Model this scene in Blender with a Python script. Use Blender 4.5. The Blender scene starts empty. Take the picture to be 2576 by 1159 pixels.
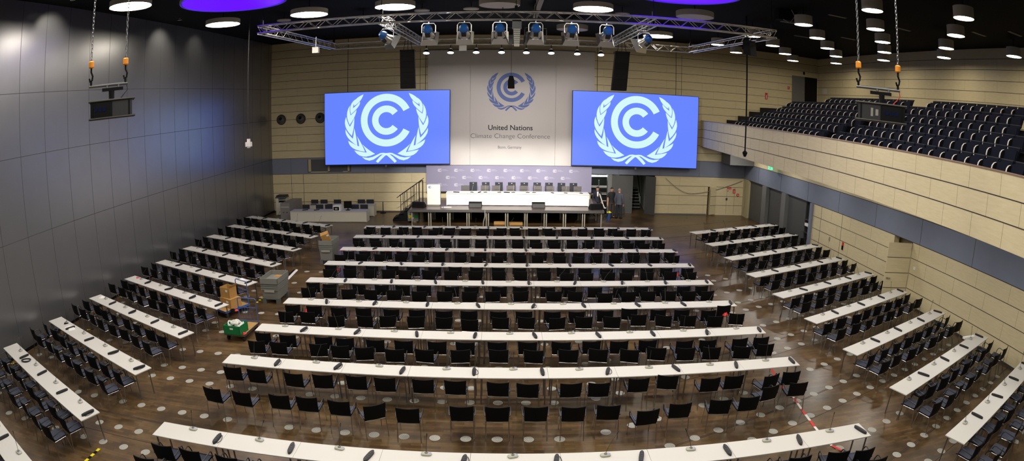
import bpy, bmesh, math, random
from mathutils import Vector, Matrix
random.seed(7)
sc = bpy.context.scene
col = sc.collection
pi = math.pi
D2R = pi / 180
# ------------------------------------------------------------------ helpers
def lin(c):
    c = c / 255.0
    return c / 12.92 if c <= 0.04045 else ((c + 0.055) / 1.055) ** 2.4
def S(r, g, b):
    return (lin(r), lin(g), lin(b), 1.0)
MATS = {}
def mat(name, rgb=(200, 200, 200), rough=0.5, metal=0.0, emit=0.0, ecol=None, spec=None):
    m = bpy.data.materials.new(name); m.use_nodes = True
    b = m.node_tree.nodes['Principled BSDF']
    b.inputs['Base Color'].default_value = S(*rgb)
    b.inputs['Roughness'].default_value = rough
    b.inputs['Metallic'].default_value = metal
    if spec is not None: b.inputs['Specular IOR Level'].default_value = spec
    if emit:
        b.inputs['Emission Color'].default_value = S(*(ecol or rgb))
        b.inputs['Emission Strength'].default_value = emit
    MATS[name] = m
    return m
def nd(m, t, **kw):
    n = m.node_tree.nodes.new(t)
    for k, v in kw.items():
        if k.startswith('i_'): n.inputs[k[2:].replace('_', ' ')].default_value = v
        else: setattr(n, k, v)
    return n
def lk(m, a, ao, b, bi): m.node_tree.links.new(a.outputs[ao], b.inputs[bi])

class MB:
    def __init__(s): s.v = []; s.f = []; s.mi = []
    def add(s, vs, fs, mi=0, M=None):
        o = len(s.v)
        if M is not None: vs = [tuple(M @ Vector(p)) for p in vs]
        s.v += [tuple(p) for p in vs]
        s.f += [tuple(i + o for i in f) for f in fs]; s.mi += [mi] * len(fs)
        return s
    def box(s, x0, x1, y0, y1, z0, z1, mi=0, M=None):
        vs = [(x, y, z) for z in (z0, z1) for y in (y0, y1) for x in (x0, x1)]
        fs = [(0, 2, 3, 1), (4, 5, 7, 6), (0, 1, 5, 4), (1, 3, 7, 5), (3, 2, 6, 7), (2, 0, 4, 6)]
        return s.add(vs, fs, mi, M)
    def cbox(s, c, d, mi=0, M=None):
        return s.box(c[0] - d[0] / 2, c[0] + d[0] / 2, c[1] - d[1] / 2, c[1] + d[1] / 2, c[2] - d[2] / 2, c[2] + d[2] / 2, mi, M)
    def hexa(s, bot, top, mi=0, M=None):          # two quads, counter-clockwise from above
        vs = list(bot) + list(top)
        return s.add(vs, [(3, 2, 1, 0), (4, 5, 6, 7), (0, 1, 5, 4), (1, 2, 6, 5), (2, 3, 7, 6), (3, 0, 4, 7)], mi, M)
    def tube(s, pts, r, n=8, mi=0, M=None, closed=False):
        pts = [Vector(p) for p in pts]; vs = []; fs = []
        rs = r if isinstance(r, (list, tuple)) else [r] * len(pts)
        up = None
        for i, p in enumerate(pts):
            if closed: d = pts[(i + 1) % len(pts)] - pts[i - 1]
            else: d = pts[min(i + 1, len(pts) - 1)] - pts[max(i - 1, 0)]
            d.normalize()
            if up is None:
                up = Vector((0, 0, 1)) if abs(d.z) < 0.9 else Vector((0, 1, 0))
            a = d.cross(up)
            if a.length < 1e-5: a = d.cross(Vector((1, 0.3, 0)))
            a.normalize(); b = a.cross(d).normalized(); up = b
            for k in range(n):
                t = 2 * pi * k / n
                vs.append(p + a * (math.cos(t) * rs[i]) + b * (math.sin(t) * rs[i]))
        m = len(pts)
        for i in range(m if closed else m - 1):
            j = (i + 1) % m
            for k in range(n):
                fs.append((i * n + k, i * n + (k + 1) % n, j * n + (k + 1) % n, j * n + k))
        if not closed:
            fs.append(tuple(reversed(range(n)))); fs.append(tuple(range((m - 1) * n, m * n)))
        return s.add(vs, fs, mi, M)
    def lathe(s, prof, n=24, mi=0, M=None, cap=True):   # prof: (r, z)
        vs = []; fs = []
        for r, z in prof:
            for k in range(n):
                t = 2 * pi * k / n; vs.append((r * math.cos(t), r * math.sin(t), z))
        for i in range(len(prof) - 1):
            for k in range(n):
                fs.append((i * n + k, i * n + (k + 1) % n, (i + 1) * n + (k + 1) % n, (i + 1) * n + k))
        if cap:
            fs.append(tuple(reversed(range(n)))); fs.append(tuple(range((len(prof) - 1) * n, len(prof) * n)))
        return s.add(vs, fs, mi, M)
    def prism(s, poly, t0, t1, plane='xz', mi=0, M=None):
        n = len(poly)
        def P(a, b, t): return {'xz': (a, t, b), 'xy': (a, b, t), 'yz': (t, a, b)}[plane]
        vs = [P(a, b, t0) for a, b in poly] + [P(a, b, t1) for a, b in poly]
        fs = [tuple(range(n)), tuple(reversed(range(n, 2 * n)))]
        for i in range(n):
            j = (i + 1) % n; fs.append((i, j, n + j, n + i))
        return s.add(vs, fs, mi, M)
    def grid(s, rows, mi=0, flip=False):
        nr, nc = len(rows), len(rows[0]); vs = [p for r in rows for p in r]; fs = []
        for i in range(nr - 1):
            for j in range(nc - 1):
                q = (i * nc + j, i * nc + j + 1, (i + 1) * nc + j + 1, (i + 1) * nc + j)
                fs.append(tuple(reversed(q)) if flip else q)
        return s.add(vs, fs, mi)
    def slab(s, rows_a, rows_b, mi_a=0, mi_b=0, mi_e=0):   # two grids of one size joined round the rim
        nr, nc = len(rows_a), len(rows_a[0])
        o = len(s.v)
        s.v += [tuple(p) for r in rows_a for p in r] + [tuple(p) for r in rows_b for p in r]
        N = nr * nc
        for i in range(nr - 1):
            for j in range(nc - 1):
                a = (i * nc + j, i * nc + j + 1, (i + 1) * nc + j + 1, (i + 1) * nc + j)
                s.f.append(tuple(o + q for q in a)); s.mi.append(mi_a)
                s.f.append(tuple(o + N + q for q in reversed(a))); s.mi.append(mi_b)
        rim = [j for j in range(nc)] + [i * nc + nc - 1 for i in range(1, nr)] + [(nr - 1) * nc + j for j in range(nc - 2, -1, -1)] + [i * nc for i in range(nr - 2, 0, -1)]
        for k in range(len(rim)):
            a, b = rim[k], rim[(k + 1) % len(rim)]
            s.f.append((o + b, o + a, o + N + a, o + N + b)); s.mi.append(mi_e)
        return s
    def mesh(s, name, mats, smooth=False):
        me = bpy.data.meshes.new(name)
        me.from_pydata(s.v, [], s.f)
        for m in (mats if isinstance(mats, (list, tuple)) else [mats]): me.materials.append(MATS[m] if isinstance(m, str) else m)
        for p, k in zip(me.polygons, s.mi): p.material_index = k
        bm = bmesh.new(); bm.from_mesh(me); bmesh.ops.recalc_face_normals(bm, faces=bm.faces); bm.to_mesh(me); bm.free()
        if smooth:
            for p in me.polygons: p.use_smooth = True
            try: me.set_sharp_from_angle(angle=40 * D2R)
            except Exception: pass
        me.update()
        return me
    def build(s, name, mats, parent=None, smooth=False):
        o = bpy.data.objects.new(name, s.mesh(name, mats, smooth)); col.objects.link(o)
        if parent is not None: o.parent = parent
        return o
def tag(o, label, cat, group=None):
    o['label'] = label; o['category'] = cat
    if group: o['group'] = group
    return o
def struct(o):
    o['kind'] = 'structure'; return o
def empty(name, loc=(0, 0, 0), rz=0.0, label=None, cat=None, group=None):
    o = bpy.data.objects.new(name, None); col.objects.link(o)
    o.empty_display_size = 0.2
    o.location = loc; o.rotation_euler = (0, 0, rz)
    if label: tag(o, label, cat, group)
    return o
def copy_tree(o, parent=None):
    c = o.copy(); col.objects.link(c)
    if parent is not None: c.parent = parent
    for ch in KIDS.get(o.name, ()): copy_tree(ch, c)
    return c
KIDS = {}
def register(root):
    for o in list(bpy.data.objects):
        if o.parent: KIDS.setdefault(o.parent.name, [])
    def walk(o):
        KIDS[o.name] = [c for c in bpy.data.objects if c.parent == o]
        for c in KIDS[o.name]: walk(c)
    walk(root)
def T(x, y, z, rz=0.0): return Matrix.Translation((x, y, z)) @ Matrix.Rotation(rz, 4, 'Z')
def aim(p, d):                                     # local -Z looks along d
    q = Vector(d).to_track_quat('-Z', 'Y')
    return Matrix.Translation(p) @ q.to_matrix().to_4x4()
ORD = 'first second third fourth fifth sixth seventh eighth ninth tenth eleventh twelfth thirteenth fourteenth fifteenth sixteenth seventeenth eighteenth nineteenth twentieth twenty-first twenty-second twenty-third twenty-fourth twenty-fifth'.split()
def ordn(i): return ORD[i] if i < len(ORD) else 'far'

# ------------------------------------------------------------------ camera (15 mm class fisheye, seen over the hall from the rear balcony)
HC = 6.7005
FPX, FA = 1494.56, 0.072408
YAW, PITCH, ROLL = 0.0140019, 0.2113632, 0.0104578
cy_, sy_, cp_, sp_, cr_, sr_ = math.cos(YAW), math.sin(YAW), math.cos(PITCH), math.sin(PITCH), math.cos(ROLL), math.sin(ROLL)
F0 = Vector((sy_ * cp_, cy_ * cp_, -sp_)); R0 = Vector((cy_, -sy_, 0)); U0 = R0.cross(F0)
CR = R0 * cr_ + U0 * sr_; CU = -R0 * sr_ + U0 * cr_
CAM = Vector((0, 0, HC))
def to_px(p):
    d = Vector(p) - CAM
    x, y, z = d.dot(CR), d.dot(CU), d.dot(F0)
    h = math.hypot(x, y); t = math.atan2(h, z); q = t
    for _ in range(12): q -= (q * (1 + FA * q * q) - t) / (1 + 3 * FA * q * q)
    r = q * FPX
    return 1288 + r * x / max(h, 1e-9), 579.5 - r * y / max(h, 1e-9)
def in_view(p, mx=25, my=25):
    x, y = to_px(p); return -mx < x < 2576 + mx and -my < y < 1159 + my
cd = bpy.data.cameras.new('camera'); cam = bpy.data.objects.new('camera', cd); col.objects.link(cam)
cam.matrix_world = Matrix((( CR.x, CU.x, -F0.x, 0), (CR.y, CU.y, -F0.y, 0), (CR.z, CU.z, -F0.z, HC), (0, 0, 0, 1)))
cd.type = 'PANO'; cd.sensor_width = 36.0; cd.sensor_fit = 'HORIZONTAL'; cd.clip_start = 0.05; cd.clip_end = 300
K1 = 1.0 / (FPX * 36.0 / 2576.0); K3 = FA * K1 ** 3
def set_pano(h):
    h.panorama_type = 'FISHEYE_LENS_POLYNOMIAL'
    h.fisheye_fov = 2.9
    h.fisheye_polynomial_k0 = 0.0; h.fisheye_polynomial_k1 = -K1; h.fisheye_polynomial_k2 = 0.0
    h.fisheye_polynomial_k3 = -K3; h.fisheye_polynomial_k4 = 0.0
try: set_pano(cd)
except Exception: set_pano(cd.cycles)
sc.camera = cam
sc.view_settings.view_transform = 'Standard'; sc.view_settings.look = 'None'
sc.view_settings.exposure = EXPOSURE = 0.0; sc.view_settings.gamma = 1.0; sc.view_settings.use_curve_mapping = False
w = bpy.data.worlds.new('world'); sc.world = w; w.use_nodes = True
w.node_tree.nodes['Background'].inputs[0].default_value = (0.5, 0.5, 0.55, 1); w.node_tree.nodes['Background'].inputs[1].default_value = 0.02

# ------------------------------------------------------------------ materials
def wood_panel(name, base, dark):
    m = mat(name, base, 0.55); b = m.node_tree.nodes['Principled BSDF']
    tc = nd(m, 'ShaderNodeTexCoord'); mp = nd(m, 'ShaderNodeMapping'); mp.inputs['Scale'].default_value = (1.2, 1.2, 9)
    n1 = nd(m, 'ShaderNodeTexNoise', i_Scale=2.2, i_Detail=5.0); n2 = nd(m, 'ShaderNodeTexNoise', i_Scale=45.0, i_Detail=2.0)
    mx = nd(m, 'ShaderNodeMixRGB'); mx.inputs[1].default_value = S(*base); mx.inputs[2].default_value = S(*dark)
    ad = nd(m, 'ShaderNodeMath', operation='MULTIPLY_ADD'); ad.inputs[1].default_value = 0.35
    lk(m, tc, 'Object', mp, 0); lk(m, mp, 0, n1, 'Vector'); lk(m, tc, 'Object', n2, 'Vector')
    lk(m, n2, 'Fac', ad, 0); lk(m, n1, 'Fac', ad, 2); lk(m, ad, 0, mx, 0); lk(m, mx, 0, b, 'Base Color')
    return m
wood_panel('plywood', (228, 214, 178), (206, 190, 148))
mat('seam', (58, 54, 46), 0.8)
mat('faint_seam', (150, 136, 98), 0.7)
def noisy(name, base, dark, rough, scale=3.0, metal=0.0, spec=None):
    m = mat(name, base, rough, metal, spec=spec); b = m.node_tree.nodes['Principled BSDF']
    tc = nd(m, 'ShaderNodeTexCoord'); n1 = nd(m, 'ShaderNodeTexNoise', i_Scale=scale, i_Detail=4.0)
    mx = nd(m, 'ShaderNodeMixRGB'); mx.inputs[1].default_value = S(*base); mx.inputs[2].default_value = S(*dark)
    lk(m, tc, 'Object', n1, 'Vector'); lk(m, n1, 'Fac', mx, 0); lk(m, mx, 0, b, 'Base Color')
    return m
noisy('grey_wall', (150, 150, 152), (142, 142, 143), 0.31, 1.5, metal=0.82)
mat('grey_seam', (62, 61, 60), 0.7)
noisy('grey_band', (126, 132, 150), (118, 124, 140), 0.5, 2.0)
noisy('grey_door', (84, 84, 82), (76, 76, 74), 0.5, 2.0)
mat('grey_post', (112, 112, 110), 0.5)
mat('black', (9, 9, 9), 0.75, spec=0.2)
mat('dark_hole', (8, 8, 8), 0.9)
m = mat('ceiling_black', (14, 14, 15), 0.85, spec=0.15); b = m.node_tree.nodes['Principled BSDF']
tc = nd(m, 'ShaderNodeTexCoord'); wv = nd(m, 'ShaderNodeTexWave', i_Scale=1.6, i_Distortion=0.0); wv.bands_direction = 'Y'
mx = nd(m, 'ShaderNodeMixRGB'); mx.inputs[1].default_value = S(5, 5, 5); mx.inputs[2].default_value = S(14, 14, 14)
lk(m, tc, 'Object', wv, 'Vector'); lk(m, wv, 'Fac', mx, 0); lk(m, mx, 0, b, 'Base Color')
# parquet
m = mat('parquet', (92, 70, 48), 0.38); b = m.node_tree.nodes['Principled BSDF']
tc = nd(m, 'ShaderNodeTexCoord'); br = nd(m, 'ShaderNodeTexBrick', i_Scale=1.0, i_Mortar_Size=0.002, i_Brick_Width=0.42, i_Row_Height=0.085)
br.inputs['Color1'].default_value = S(116, 91, 60); br.inputs['Color2'].default_value = S(84, 65, 43); br.inputs['Mortar'].default_value = S(62, 48, 33)
br.inputs['Bias'].default_value = -0.1
n1 = nd(m, 'ShaderNodeTexNoise', i_Scale=0.55, i_Detail=6.0, i_Roughness=0.65); n2 = nd(m, 'ShaderNodeTexNoise', i_Scale=9.0, i_Detail=3.0)
cr = nd(m, 'ShaderNodeValToRGB'); cr.color_ramp.elements[0].position = 0.36; cr.color_ramp.elements[0].color = (0.42, 0.40, 0.40, 1); cr.color_ramp.elements[1].position = 0.62; cr.color_ramp.elements[1].color = (1.1, 1.08, 1.02, 1)
mu = nd(m, 'ShaderNodeMixRGB', blend_type='MULTIPLY'); mu.inputs[0].default_value = 1.0
mv = nd(m, 'ShaderNodeMixRGB', blend_type='MULTIPLY'); mv.inputs[0].default_value = 0.35
lk(m, tc, 'Object', br, 'Vector'); lk(m, tc, 'Object', n1, 'Vector'); lk(m, tc, 'Object', n2, 'Vector'); lk(m, n1, 'Fac', cr, 0)
lk(m, br, 'Color', mu, 1); lk(m, cr, 0, mu, 2); lk(m, mu, 0, mv, 1); lk(m, n2, 'Color', mv, 2); lk(m, mv, 0, b, 'Base Color')
mr = nd(m, 'ShaderNodeMapRange'); mr.inputs[3].default_value = 0.2; mr.inputs[4].default_value = 0.42
lk(m, n1, 'Fac', mr, 0); lk(m, mr, 0, b, 'Roughness')
mat('floor_joint', (38, 30, 24), 0.7)
mat('outlet', (158, 156, 146), 0.55); mat('outlet_dark', (120, 117, 108), 0.6)
mat('table_top', (202, 198, 190), 0.5); mat('table_edge', (186, 182, 172), 0.5)
mat('chrome', (190, 188, 182), 0.25, 1.0); mat('chain_steel', (120, 120, 122), 0.45, 1.0); mat('rail_dark', (96, 94, 90), 0.4, 1.0); mat('steel', (150, 150, 150), 0.35, 1.0)
mat('chair_black', (8, 8, 8), 0.65, spec=0.2); noisy('chair_fabric', (64, 66, 82), (54, 56, 70), 0.85, 40.0); mat('arm_dark', (42, 41, 41), 0.4)
mat('mic_base', (168, 166, 150), 0.45); mat('mic_dark', (108, 106, 100), 0.5); mat('mic_stem', (70, 68, 64), 0.4, 0.6); mat('mic_led', (120, 130, 220), 0.4, 0, 0.6)
mat('strip_black', (20, 20, 21), 0.45); mat('strip_socket', (48, 48, 50), 0.5)
mat('lamp_rim', (186, 180, 168), 0.5); mat('lamp_on', (255, 250, 238), 0.5, 0, 32.0, (255, 244, 224)); mat('lamp_small_on', (255, 250, 240), 0.5, 0, 26.0, (255, 243, 220))
mat('lamp_off', (196, 186, 180), 0.5); mat('blue_disc', (40, 10, 200), 0.5, 0, 2.2, (70, 0, 255)); mat('blue_rim', (190, 190, 205), 0.5)
mat('truss', (196, 194, 190), 0.28, 1.0)
mat('spot_blue', (24, 78, 140), 0.35); mat('spot_black', (12, 12, 12), 0.4); mat('spot_white', (255, 250, 240), 0.5, 0, 9.0)
mat('screen_case', (20, 30, 70), 0.5); mat('screen_blue', (20, 26, 60), 0.45, 0, 1.08, (96, 126, 246)); mat('screen_mark', (60, 70, 70), 0.45, 0, 0.92, (216, 254, 254))
mat('banner', (200, 194, 190), 0.8); mat('banner_blue', (98, 116, 172), 0.7); mat('text_dark', (36, 36, 40), 0.7); mat('text_grey', (92, 91, 94), 0.7)
mat('backdrop', (142, 138, 162), 0.8); mat('backdrop_mark', (206, 202, 212), 0.8); mat('backdrop_text', (172, 168, 188), 0.8)
mat('white', (236, 234, 228), 0.45); mat('off_white', (214, 210, 198), 0.5); mat('desk_white', (205, 200, 184), 0.5); mat('desk_top', (180, 178, 184), 0.4); mat('booth_grey', (128, 124, 120), 0.5)
noisy('stage_deck', (104, 88, 84), (84, 70, 68), 0.3, 4.0); mat('stage_edge', (120, 118, 116), 0.4, 0.7); mat('stage_leg', (186, 180, 162), 0.4, 0.3)
mat('leather_grey', (92, 88, 86), 0.45); mat('navy_back', (36, 38, 48), 0.6)
noisy('cardboard', (184, 140, 78), (162, 120, 62), 0.85, 8.0); mat('tub_grey', (118, 118, 111), 0.6); mat('tub_dark', (84, 84, 79), 0.6)
mat('blue_steel', (66, 92, 150), 0.4); noisy('deck_wood', (176, 138, 80), (150, 114, 62), 0.6, 6.0); mat('green_crate', (14, 112, 60), 0.45); mat('rubber', (22, 21, 21), 0.8)
mat('red', (205, 44, 40), 0.5); mat('yellow', (226, 208, 30), 0.5); mat('tape_white', (225, 220, 215), 0.5); mat('paper', (228, 224, 216), 0.7); mat('green', (32, 150, 74), 0.5); mat('exit_green', (90, 230, 170), 0.5, 0, 1.2)
mat('orange', (226, 138, 20), 0.45); mat('cable', (26, 25, 25), 0.6); mat('cable_grey', (150, 145, 135), 0.6)
noisy('seat_navy', (14, 18, 36), (10, 13, 26), 0.9, 12.0, spec=0.2); mat('seat_dark', (15, 16, 20), 0.7, spec=0.2); mat('seat_top', (38, 40, 45), 0.6); mat('arm_white', (216, 208, 198), 0.5)
mat('cap_wood', (140, 112, 92), 0.4); mat('carpet_dark', (30, 29, 31), 0.9)
mat('skin', (196, 142, 112), 0.55); mat('hair_dark', (30, 24, 20), 0.7); mat('hair_grey', (140, 130, 118), 0.7); mat('shirt_black', (18, 18, 19), 0.8); mat('shirt_grey', (74, 76, 88), 0.8); mat('trouser_brown', (54, 44, 40), 0.85); mat('trouser_dark', (28, 29, 38), 0.85); mat('suit_navy', (24, 26, 38), 0.8); mat('shirt_white', (220, 218, 214), 0.7)
mat('glass_dark', (92, 92, 92), 0.2); mat('cream', (182, 172, 134), 0.6); mat('light_wall', (216, 222, 214), 0.7); mat('tube_light', (235, 250, 248), 0.5, 0, 14.0)
mat('lens', (26, 30, 60), 0.05); mat('proj_grey', (46, 46, 46), 0.5); mat('proj_black', (8, 8, 9), 0.3); mat('purple', (120, 40, 140), 0.5); mat('bucket_blue', (40, 70, 130), 0.5)
HALLW, BALW, STAGEW, PARW, WASHW, SOFW = 205, 33, 4800, 240, 260, 60
# ------------------------------------------------------------------ the room
XL, XR, XU, YB, YF, ZC = -15.317, 15.897, 21.6, 36.6, -3.0, 11.13
FT = 0.06367
def fx(y): return 10.25 + FT * y
fl = MB().box(XL - .3, XU + .3, YF - .3, YB + 4.5, -.2, 0)
for k in range(-2, 8):                                   # lift joints across the parquet
    for off in (9.93, 13.42, 12.55):
        yy = off + 3.53 * k
        if 5 < yy < 31: fl.box(XL, 3.2, yy - .009, yy + .009, 0, .0015, 1); fl.hexa([(3.2, yy - .009, 0), (XR, yy + .009 + .378 * (XR - 3.2), 0), (XR, yy + .027 + .378 * (XR - 3.2), 0), (3.2, yy + .009, 0)], [(3.2, yy - .009, .0015), (XR, yy + .009 + .378 * (XR - 3.2), .0015), (XR, yy + .027 + .378 * (XR - 3.2), .0015), (3.2, yy + .009, .0015)], 1)
struct(fl.build('floor', ['parquet', 'floor_joint']))
struct(MB().box(XL - .3, XU + .3, YF - .3, YB + .3, ZC, ZC + .3).build('ceiling', 'ceiling_black'))
# left wall of tall grey panels
wl = MB().box(XL - .3, XL, YF - .3, YB + .3, 0, ZC)
for z in (8.111, 6.08, 3.494): wl.box(XL - .01, XL + .003, YF, YB, z - .009, z + .009, 1)
for i in range(-12, 18):
    y = 13.362 + 1.339 * i
    wl.box(XL - .01, XL + .003, y - .008, y + .008, .12, ZC, 1)
wl.box(XL - .01, XL + .012, YF, YB, 0, .1, 2)
struct(wl.build('wall_left', ['grey_wall', 'grey_seam', 'black']))
# end wall behind the stage
ZU = [3.53 + .508 * k for k in range(1, 15)]
ZL_ = [.65, 1.257, 1.872]
wb = MB()
for x0, x1, z0, z1 in ((XL - .3, 5.42, 0, 2.493), (9.6, 13.29, 0, 2.493), (13.44, XR + .3, 0, 2.493), (13.29, 13.44, 1.87, 2.493)):
    wb.box(x0, x1, YB, YB + .3, z0, z1, 0)
wb.box(XL - .3, XR + .3, YB, YB + .3, 2.493, 3.53, 1)
wb.box(XL - .3, XU + .3, YB, YB + .3, 3.53, ZC, 0)
for z in ZL_:
    for x0, x1 in ((XL, 5.42), (9.6, 13.29), (13.9, XR)): wb.box(x0, x1, YB - .004, YB, z - .011, z + .011, 2)
for z in ZU + [3.53, 2.493]: wb.box(XL, XU if z > 3.6 else XR, YB - .004, YB, z - .011, z + .011, 2)
for x, z0, z1, mi in ((-13.08, .1, 2.49, 2), (-13.95, .1, 2.49, 2), (-5.26, 6.6, 10.3, 2), (11.2, 7.6, 10.3, 2), (14.68, .1, 1.87, 3), (15.25, .1, 1.87, 3)): wb.box(x - .011, x + .011, YB - .004, YB, z0, z1, mi)
random.seed(3)
for k, z in enumerate(ZU[:-1]):
    for j in range(16):
        x = XL + 1.1 + 2.44 * j + (.8 if k % 2 else 0)
        if x < XU - .2: wb.box(x - .004, x + .004, YB - .003, YB, z + .011, z + .497, 3)
for k, z in enumerate([0.05] + ZL_):
    for j in range(13):
        x = XL + 1.5 + 2.44 * j + (.7 if k % 2 else 0)
        if (x < 5.3 or 9.7 < x < 13.2): wb.box(x - .004, x + .004, YB - .003, YB, z + .011, z + .59, 3)
for x in (-13.95, -11.6, -8.8, -6.2, 7.2, 9.9, 12.6): wb.box(x - .006, x + .006, YB - .003, YB, 2.5, 3.52, 4)
wb.box(XL, 5.42, YB - .012, YB, 0, .07, 4); wb.box(9.6, 13.25, YB - .012, YB, 0, .07, 5)
struct(wb.build('wall_back', ['plywood', 'grey_band', 'seam', 'faint_seam', 'grey_seam', 'grey_post']))
# back of house seen through the stage door openings
bh = MB()
bh.box(5.0, 8.1, YB + .3, YB + 4.4, 2.6, 2.7, 0).box(4.9, 5.0, YB + .3, YB + 4.4, 0, 2.7, 0).box(7.3, 7.4, YB + .3, YB + 4.4, 0, 2.7, 0).box(4.9, 7.4, YB + 4.4, YB + 4.5, 0, 2.7, 0)
struct(bh.build('wall_backstage', 'tub_dark'))
sw = MB().box(7.45, 7.6, YB + .3, YB + 4.4, 0, 3.2, 0).box(7.45, 10.4, YB + 4.4, YB + 4.5, 0, 3.2, 0).box(7.45, 10.4, YB + .3, YB + 4.4, 3.1, 3.2, 0)
sw.hexa([(9.12, YB + .3, 0), (9.22, YB + .3, 0), (9.82, YB + 4.4, 0), (9.72, YB + 4.4, 0)], [(9.12, YB + .3, 3.1), (9.22, YB + .3, 3.1), (9.82, YB + 4.4, 3.1), (9.72, YB + 4.4, 3.1)], 0)
struct(sw.build('wall_stairwell', 'light_wall'))
fs = empty('staircase', (0, 0, 0), 0, 'dark stairs climbing inside the white stairwell behind the stage door', 'stairs')
for k in range(7): MB().box(7.65, 9.06 + .03 * k, YB + 1.6 + .28 * k, YB + 1.92 + .28 * k, .17 * k, .17 * (k + 1), 0).box(7.65, 9.06 + .03 * k, YB + 1.58 + .28 * k, YB + 1.62 + .28 * k, .17 * (k + 1) - .03, .17 * (k + 1) + .005, 1).build('step', ['seat_dark', 'cable_grey'], fs)
MB().tube([(8.86, YB + .9, 1.05), (8.92, YB + 1.1, 1.0), (9.1, YB + 2.9, 2.15), (9.13, YB + 3.2, 2.4)], .025, 8).build('handrail', 'black', fs)
tl = empty('fluorescent_lamp', (0, 0, 0), 0, 'white fluorescent tube glowing in the dark room beside the backdrop', 'lamp')
MB().tube([(5.35, YB + 1.9, 2.16), (7.0, YB + 1.9, 2.16)], .05, 10).build('tube', 'tube_light', tl)
MB().box(5.3, 7.05, YB + 1.86, YB + 1.94, 2.21, 2.6).build('fixture', 'white', tl)
rk = empty('storage_rack', (0, 0, 0), 0, 'metal rack with pale shelves in the dark room behind the stage', 'rack')
for z in (.62, 1.05, 1.5): MB().box(5.2, 7.0, YB + 1.0, YB + 1.7, z, z + .05).build('shelf', 'cable_grey', rk)
for x in (5.25, 6.1, 6.95): MB().box(x - .025, x + .025, YB + 1.0, YB + 1.05, 0, 2.0).build('post', 'steel', rk)
tag(MB().box(5.4, 6.0, YB + 1.1, YB + 1.6, 1.1, 1.36).build('equipment_case', 'suit_navy'), 'dark blue case on the middle shelf of the backstage rack', 'case')
tag(MB().box(6.25, 6.8, YB + 1.1, YB + 1.6, .67, .93).build('equipment_case', 'seat_dark'), 'black case on the lowest shelf of the backstage rack', 'case')
# grey stage doors
dp = MB().box(6.5, 6.76, YB - .06, YB + .3, 0, 2.493).build('trim_1', 'grey_post'); struct(dp)
def door(n, mb, m_, handle=None):
    o = struct(mb.build('door_%d' % n, m_))
    if handle is not None:
        x, y, z, ax = handle
        h = MB()
        if ax == 'x': h.tube([(x, y, z), (x, y - .06, z), (x + .11, y - .06, z)], .012, 6).box(x - .02, x + .02, y - .012, y, z - .1, z + .1)
        else: h.tube([(x, y, z), (x - .06, y, z), (x - .06, y + .11, z)], .012, 6).box(x - .012, x, y - .02, y + .02, z - .1, z + .1)
        h.build('door_handle', 'steel', o)
    return o
door(1, MB().box(6.76, 8.13, YB - .05, YB + .02, .01, 2.45), ['grey_door'], (8.0, YB - .05, 1.05, 'x'))
door(2, MB().hexa([(8.97, YB - .02, .01), (9.5, YB - .5, .01), (9.54, YB - .46, .01), (9.01, YB + .02, .01)], [(8.97, YB - .02, 2.45), (9.5, YB - .5, 2.45), (9.54, YB - .46, 2.45), (9.01, YB + .02, 2.45)]), ['grey_door'], None)
struct(MB().box(8.97, 9.55, YB - .01, YB + .02, 0, 2.493).build('trim_2', 'black'))
# plywood door standing slightly ajar at the right end
pd = MB().hexa([(13.4, YB - .28, .06), (13.9, YB - .03, .06), (13.88, YB + .0, .06), (13.38, YB - .24, .06)], [(13.42, YB - .28, 1.86), (13.9, YB - .03, 1.86), (13.88, YB + .0, 1.86), (13.4, YB - .24, 1.86)], 0)
for z in (.65, 1.257):
    pd.hexa([(13.41, YB - .285, z - .011), (13.9, YB - .036, z - .011), (13.9, YB - .03, z - .011), (13.41, YB - .279, z - .011)], [(13.41, YB - .285, z + .011), (13.9, YB - .036, z + .011), (13.9, YB - .03, z + .011), (13.41, YB - .279, z + .011)], 1)
door(3, pd, ['plywood', 'seam'], None)
struct(MB().box(13.2, 13.5, YB + .3, YB + .5, 0, 2.0).build('wall_gap', 'dark_hole'))
lk_ = MB().box(14.62, 14.75, YB - .02, YB, 1.0, 1.16).build('lock_plate', 'steel'); tag(lk_, 'small steel lock plate on the plywood wall near the red signs', 'lock')
# balcony doors high up at the far right
door(4, MB().box(19.4, 20.42, YB - .05, YB, 7.6, 9.75), ['grey_post'], (20.3, YB - .05, 8.65, 'x'))
door(5, MB().hexa([(20.46, YB - .03, 7.6), (21.5, YB - .03, 7.6), (21.5, YB + .0, 7.6), (20.46, YB + .0, 7.6)], [(20.46, YB - .03, 9.75), (21.5, YB - .03, 9.75), (21.5, YB + .0, 9.75), (20.46, YB + .0, 9.75)]), ['seat_dark'], None)
# control room window in the grey band
wn = struct(MB().box(-12.9, -9.6, YB - .02, YB, 2.56, 3.46).build('window_1', 'grey_band'))
MB().box(-12.75, -9.75, YB - .03, YB - .02, 2.6, 3.43).build('glass_pane', 'glass_dark', wn)
MB().box(-12.69, -12.5, YB - .045, YB - .03, 2.6, 3.43).box(-11.33, -11.2, YB - .045, YB - .03, 2.6, 3.0).box(-9.98, -9.86, YB - .045, YB - .03, 2.6, 3.0).box(-12.69, -11.2, YB - .045, YB - .03, 2.58, 2.64).box(-10.3, -9.86, YB - .045, YB - .03, 2.58, 2.64).build('window_frame', 'cream', wn)
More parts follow.
